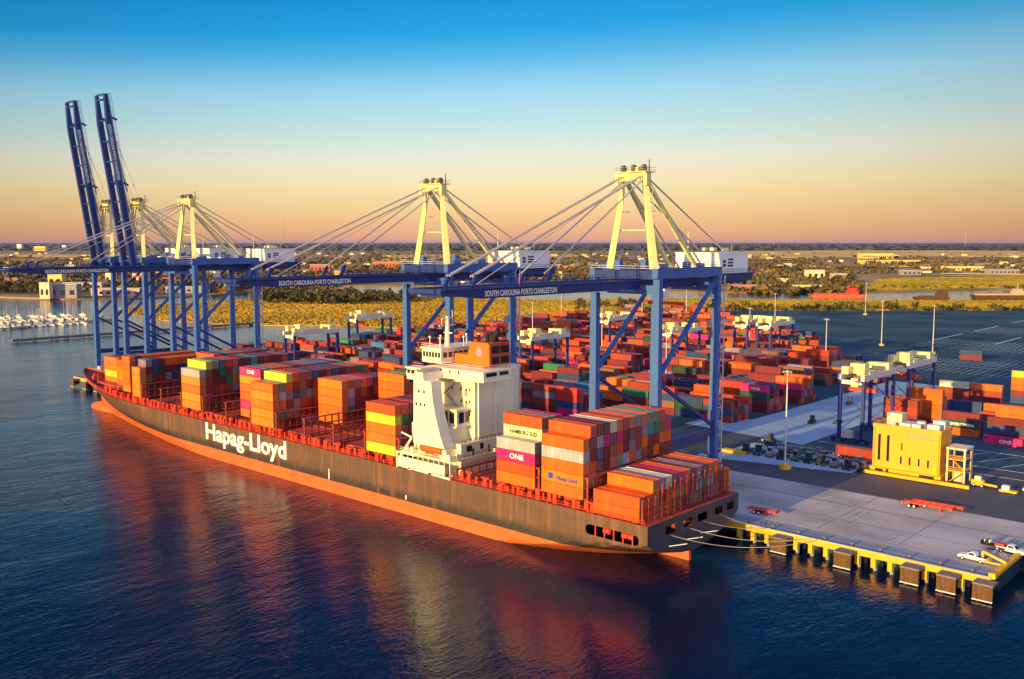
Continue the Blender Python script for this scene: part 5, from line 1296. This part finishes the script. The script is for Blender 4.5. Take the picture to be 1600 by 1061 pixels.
def reeds(name, pts, n_, mats, h0, wd, label, z, pg=.7):
    mb = MB(); xs = [p[0] for p in pts]; ys = [p[1] for p in pts]
    def inside(x, y):
        c = False
        for i in range(len(pts)):
            a, b_ = pts[i], pts[i - 1]
            if (a[1] > y) != (b_[1] > y) and x < (b_[0] - a[0]) * (y - a[1]) / (b_[1] - a[1]) + a[0]: c = not c
        return c
    k = 0
    while k < n_:
        x = rt.uniform(min(xs), max(xs)); y = rt.uniform(min(ys), max(ys))
        if not inside(x, y): continue
        k += 1; a = rt.gauss(0, .5); w_ = wd * rt.uniform(.5, 1.3); h_ = h0 * rt.uniform(.5, 1.3); dx = math.cos(a) * w_; dy = math.sin(a) * w_; ln = rt.uniform(-.2, .6) * h_
        mb.face([(x - dx, y - dy, z), (x + dx, y + dy, z), (x + dx * .8, y + dy * .8 + ln, z + h_ * rt.uniform(.6, 1)), (x - dx * .8, y - dy * .8 + ln, z + h_)], 0 if rt.random() < pg else 1)
    tag(mb.build(name, mats), label, 'reeds', kind='stuff')
RM = [M('reed_gold'), M('reed_green')]
reeds('marsh_grass', gp(mr_, .8), 64000, RM, 1.3, 1.3, 'golden marsh grass lit by the low sun', .7)
reeds('meadow_grass', gp([(1352, 453.5), (1500, 450.5), (1680, 447.5), (1680, 431.5), (1600, 433), (1420, 434), (1370, 438)], 1.9), 16000, RM, 1.8, 3, 'green gold meadow grass beyond the river', 1.8, .25)
reeds('bank_grass', gp([(1040, 468), (1300, 470), (1700, 471.5), (1700, 492), (1100, 494), (960, 498), (930, 486)], .95), 22000, RM, 1.2, 1.6, 'olive green grass on the river bank behind the blue yard', .85, .15)
# far forest belt, a low wooded rise beyond the fields
fb = MB(); rt2 = random.Random(9)
for ring, (py, hh_) in enumerate(((391, 16), (387, 18), (384, 20), (381.8, 22), (380.3, 22))):
    px = -300.
    pr0 = None
    while px < 1950:
        g_ = G(px, py + rt2.uniform(-.35, .35) * (1 if ring < 2 else .3), 1.5); h_ = hh_ * rt2.uniform(.55, 1.1)
        if pr0:
            a, ha = pr0; off = (g_ - Vector((0, 0, H))).normalized() * 220; off.z = 0
            fb.hexa([a, g_, g_ + off, a + off, a + Vector((0, 0, ha)), g_ + Vector((0, 0, h_)), g_ + off + Vector((0, 0, h_)), a + off + Vector((0, 0, ha))])
        pr0 = (g_, h_); px += rt2.uniform(3, 9)
tag(fb.build('forest', M('leaf_dark')), 'dark purple green forest belt along the whole horizon', 'forest', kind='stuff')
# ------------------------------------------------------------------ light, sky, air
SUN_EL = 9.5; sdir = Vector((.035, 1, 0)).normalized()
sl = bpy.data.lights.new('sun', 'SUN'); sl.energy = 5.0; sl.angle = R(.6); sl.color = (1, .66, .20)
so_ = bpy.data.objects.new('sun', sl); COL.objects.link(so_)
ld = Vector((sdir.x * math.cos(R(SUN_EL)), sdir.y * math.cos(R(SUN_EL)), -math.sin(R(SUN_EL))))
so_.rotation_euler = ld.to_track_quat('-Z', 'Y').to_euler(); so_.location = (0, -200, 200)
W_ = bpy.data.worlds.new('World'); C.world = W_; W_.use_nodes = True
n = W_.node_tree.nodes; l = W_.node_tree.links
bg = n['Background']; tc = n.new('ShaderNodeTexCoord'); sx = n.new('ShaderNodeSeparateXYZ'); l.new(tc.outputs['Generated'], sx.inputs['Vector'])
rp = n.new('ShaderNodeValToRGB'); vd = n.new('ShaderNodeVectorMath'); vd.operation = 'DOT_PRODUCT'; l.new(tc.outputs['Generated'], vd.inputs[0]); vd.inputs[1].default_value = tuple(rv)
ma = n.new('ShaderNodeMath'); ma.operation = 'MULTIPLY_ADD'; l.new(vd.outputs['Value'], ma.inputs[0]); ma.inputs[1].default_value = -.22; ma.inputs[2].default_value = 1.0
mz = n.new('ShaderNodeMath'); mz.operation = 'MULTIPLY'; l.new(ma.outputs[0], mz.inputs[0]); l.new(sx.outputs['Z'], mz.inputs[1]); l.new(mz.outputs[0], rp.inputs['Fac'])
STOPS = [(0., (.76, .37, .22)), (.011, (.86, .45, .24)), (.032, (.95, .62, .28)), (.058, (.95, .78, .43)), (.085, (.84, .84, .68)), (.117, (.56, .78, .76)), (.152, (.35, .69, .87)), (.187, (.085, .47, .81)), (.21, (.01, .36, .76)), (.24, (.0, .30, .68)), (.31, (.0, .14, .45)), (.40, (.0, .065, .24)), (.60, (.005, .05, .20)), (.78, (.32, .44, .88)), (1., (.50, .66, 1.2))]
EXPO = .75; SK = 2 ** -EXPO
STOPS = [(p, tuple(v * SK * (1.2 if p > .7 else 1) for v in c)) for p, c in STOPS]
e = rp.color_ramp.elements
while len(e) < len(STOPS): e.new(.5)
for i, (p, c) in enumerate(STOPS): e[i].position = p; e[i].color = c + (1,)
sky = n.new('ShaderNodeTexSky'); sky.sky_type = 'NISHITA'; sky.sun_disc = False; sky.sun_elevation = R(SUN_EL); sky.sun_rotation = math.atan2(-sdir.x, -sdir.y)
mx = n.new('ShaderNodeMixRGB'); mx.blend_type = 'ADD'; mx.inputs['Fac'].default_value = .004
l.new(rp.outputs['Color'], mx.inputs['Color1']); l.new(sky.outputs['Color'], mx.inputs['Color2'])
# low sky behind the camera, sun side, brightened as added fill for shaded faces
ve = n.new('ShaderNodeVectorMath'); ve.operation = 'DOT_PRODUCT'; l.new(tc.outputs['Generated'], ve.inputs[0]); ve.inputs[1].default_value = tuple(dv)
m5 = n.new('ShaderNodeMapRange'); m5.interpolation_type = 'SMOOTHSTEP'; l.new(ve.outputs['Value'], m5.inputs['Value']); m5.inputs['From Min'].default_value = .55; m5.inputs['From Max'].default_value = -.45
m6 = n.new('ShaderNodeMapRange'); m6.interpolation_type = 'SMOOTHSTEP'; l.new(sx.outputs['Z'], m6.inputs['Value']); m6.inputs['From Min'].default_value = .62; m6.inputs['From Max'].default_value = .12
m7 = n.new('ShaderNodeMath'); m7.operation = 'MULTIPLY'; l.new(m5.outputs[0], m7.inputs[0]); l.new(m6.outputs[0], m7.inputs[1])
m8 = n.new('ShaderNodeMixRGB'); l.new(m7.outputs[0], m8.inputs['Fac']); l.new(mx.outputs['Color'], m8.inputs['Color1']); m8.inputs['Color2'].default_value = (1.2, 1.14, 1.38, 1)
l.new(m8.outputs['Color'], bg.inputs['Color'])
d2 = n.new('ShaderNodeMath'); d2.operation = 'POWER'; l.new(vd.outputs['Value'], d2.inputs[0]); d2.inputs[1].default_value = 2.0
d3 = n.new('ShaderNodeMath'); d3.operation = 'MULTIPLY_ADD'; l.new(d2.outputs[0], d3.inputs[0]); d3.inputs[1].default_value = -1.25; d3.inputs[2].default_value = 1.0
d4 = n.new('ShaderNodeMath'); d4.operation = 'MAXIMUM'; l.new(d3.outputs[0], d4.inputs[0]); d4.inputs[1].default_value = .66
l.new(d4.outputs[0], bg.inputs['Strength'])
HAZE = 9e-6
if HAZE:
    hz = MB(); hz.box(-99000, 60000, -4000, 99000, -3, 130)
    hm_ = bpy.data.materials.new('haze_air'); hm_.use_nodes = True; hn = hm_.node_tree.nodes; hl = hm_.node_tree.links
    hn.remove(hn['Principled BSDF']); pv = hn.new('ShaderNodeVolumePrincipled'); pv.inputs['Density'].default_value = HAZE; pv.inputs['Color'].default_value = (.32, .34, .80, 1); pv.inputs['Anisotropy'].default_value = 0.
    hl.new(pv.outputs['Volume'], hn['Material Output'].inputs['Volume'])
    tag(hz.build('haze', hm_), kind='stuff')
C.view_settings.view_transform = 'Standard'; C.view_settings.look = 'None'; C.view_settings.exposure = EXPO; C.view_settings.gamma = 1
C.render.engine = 'CYCLES'; C.cycles.max_bounces = 6; C.cycles.use_denoising = True
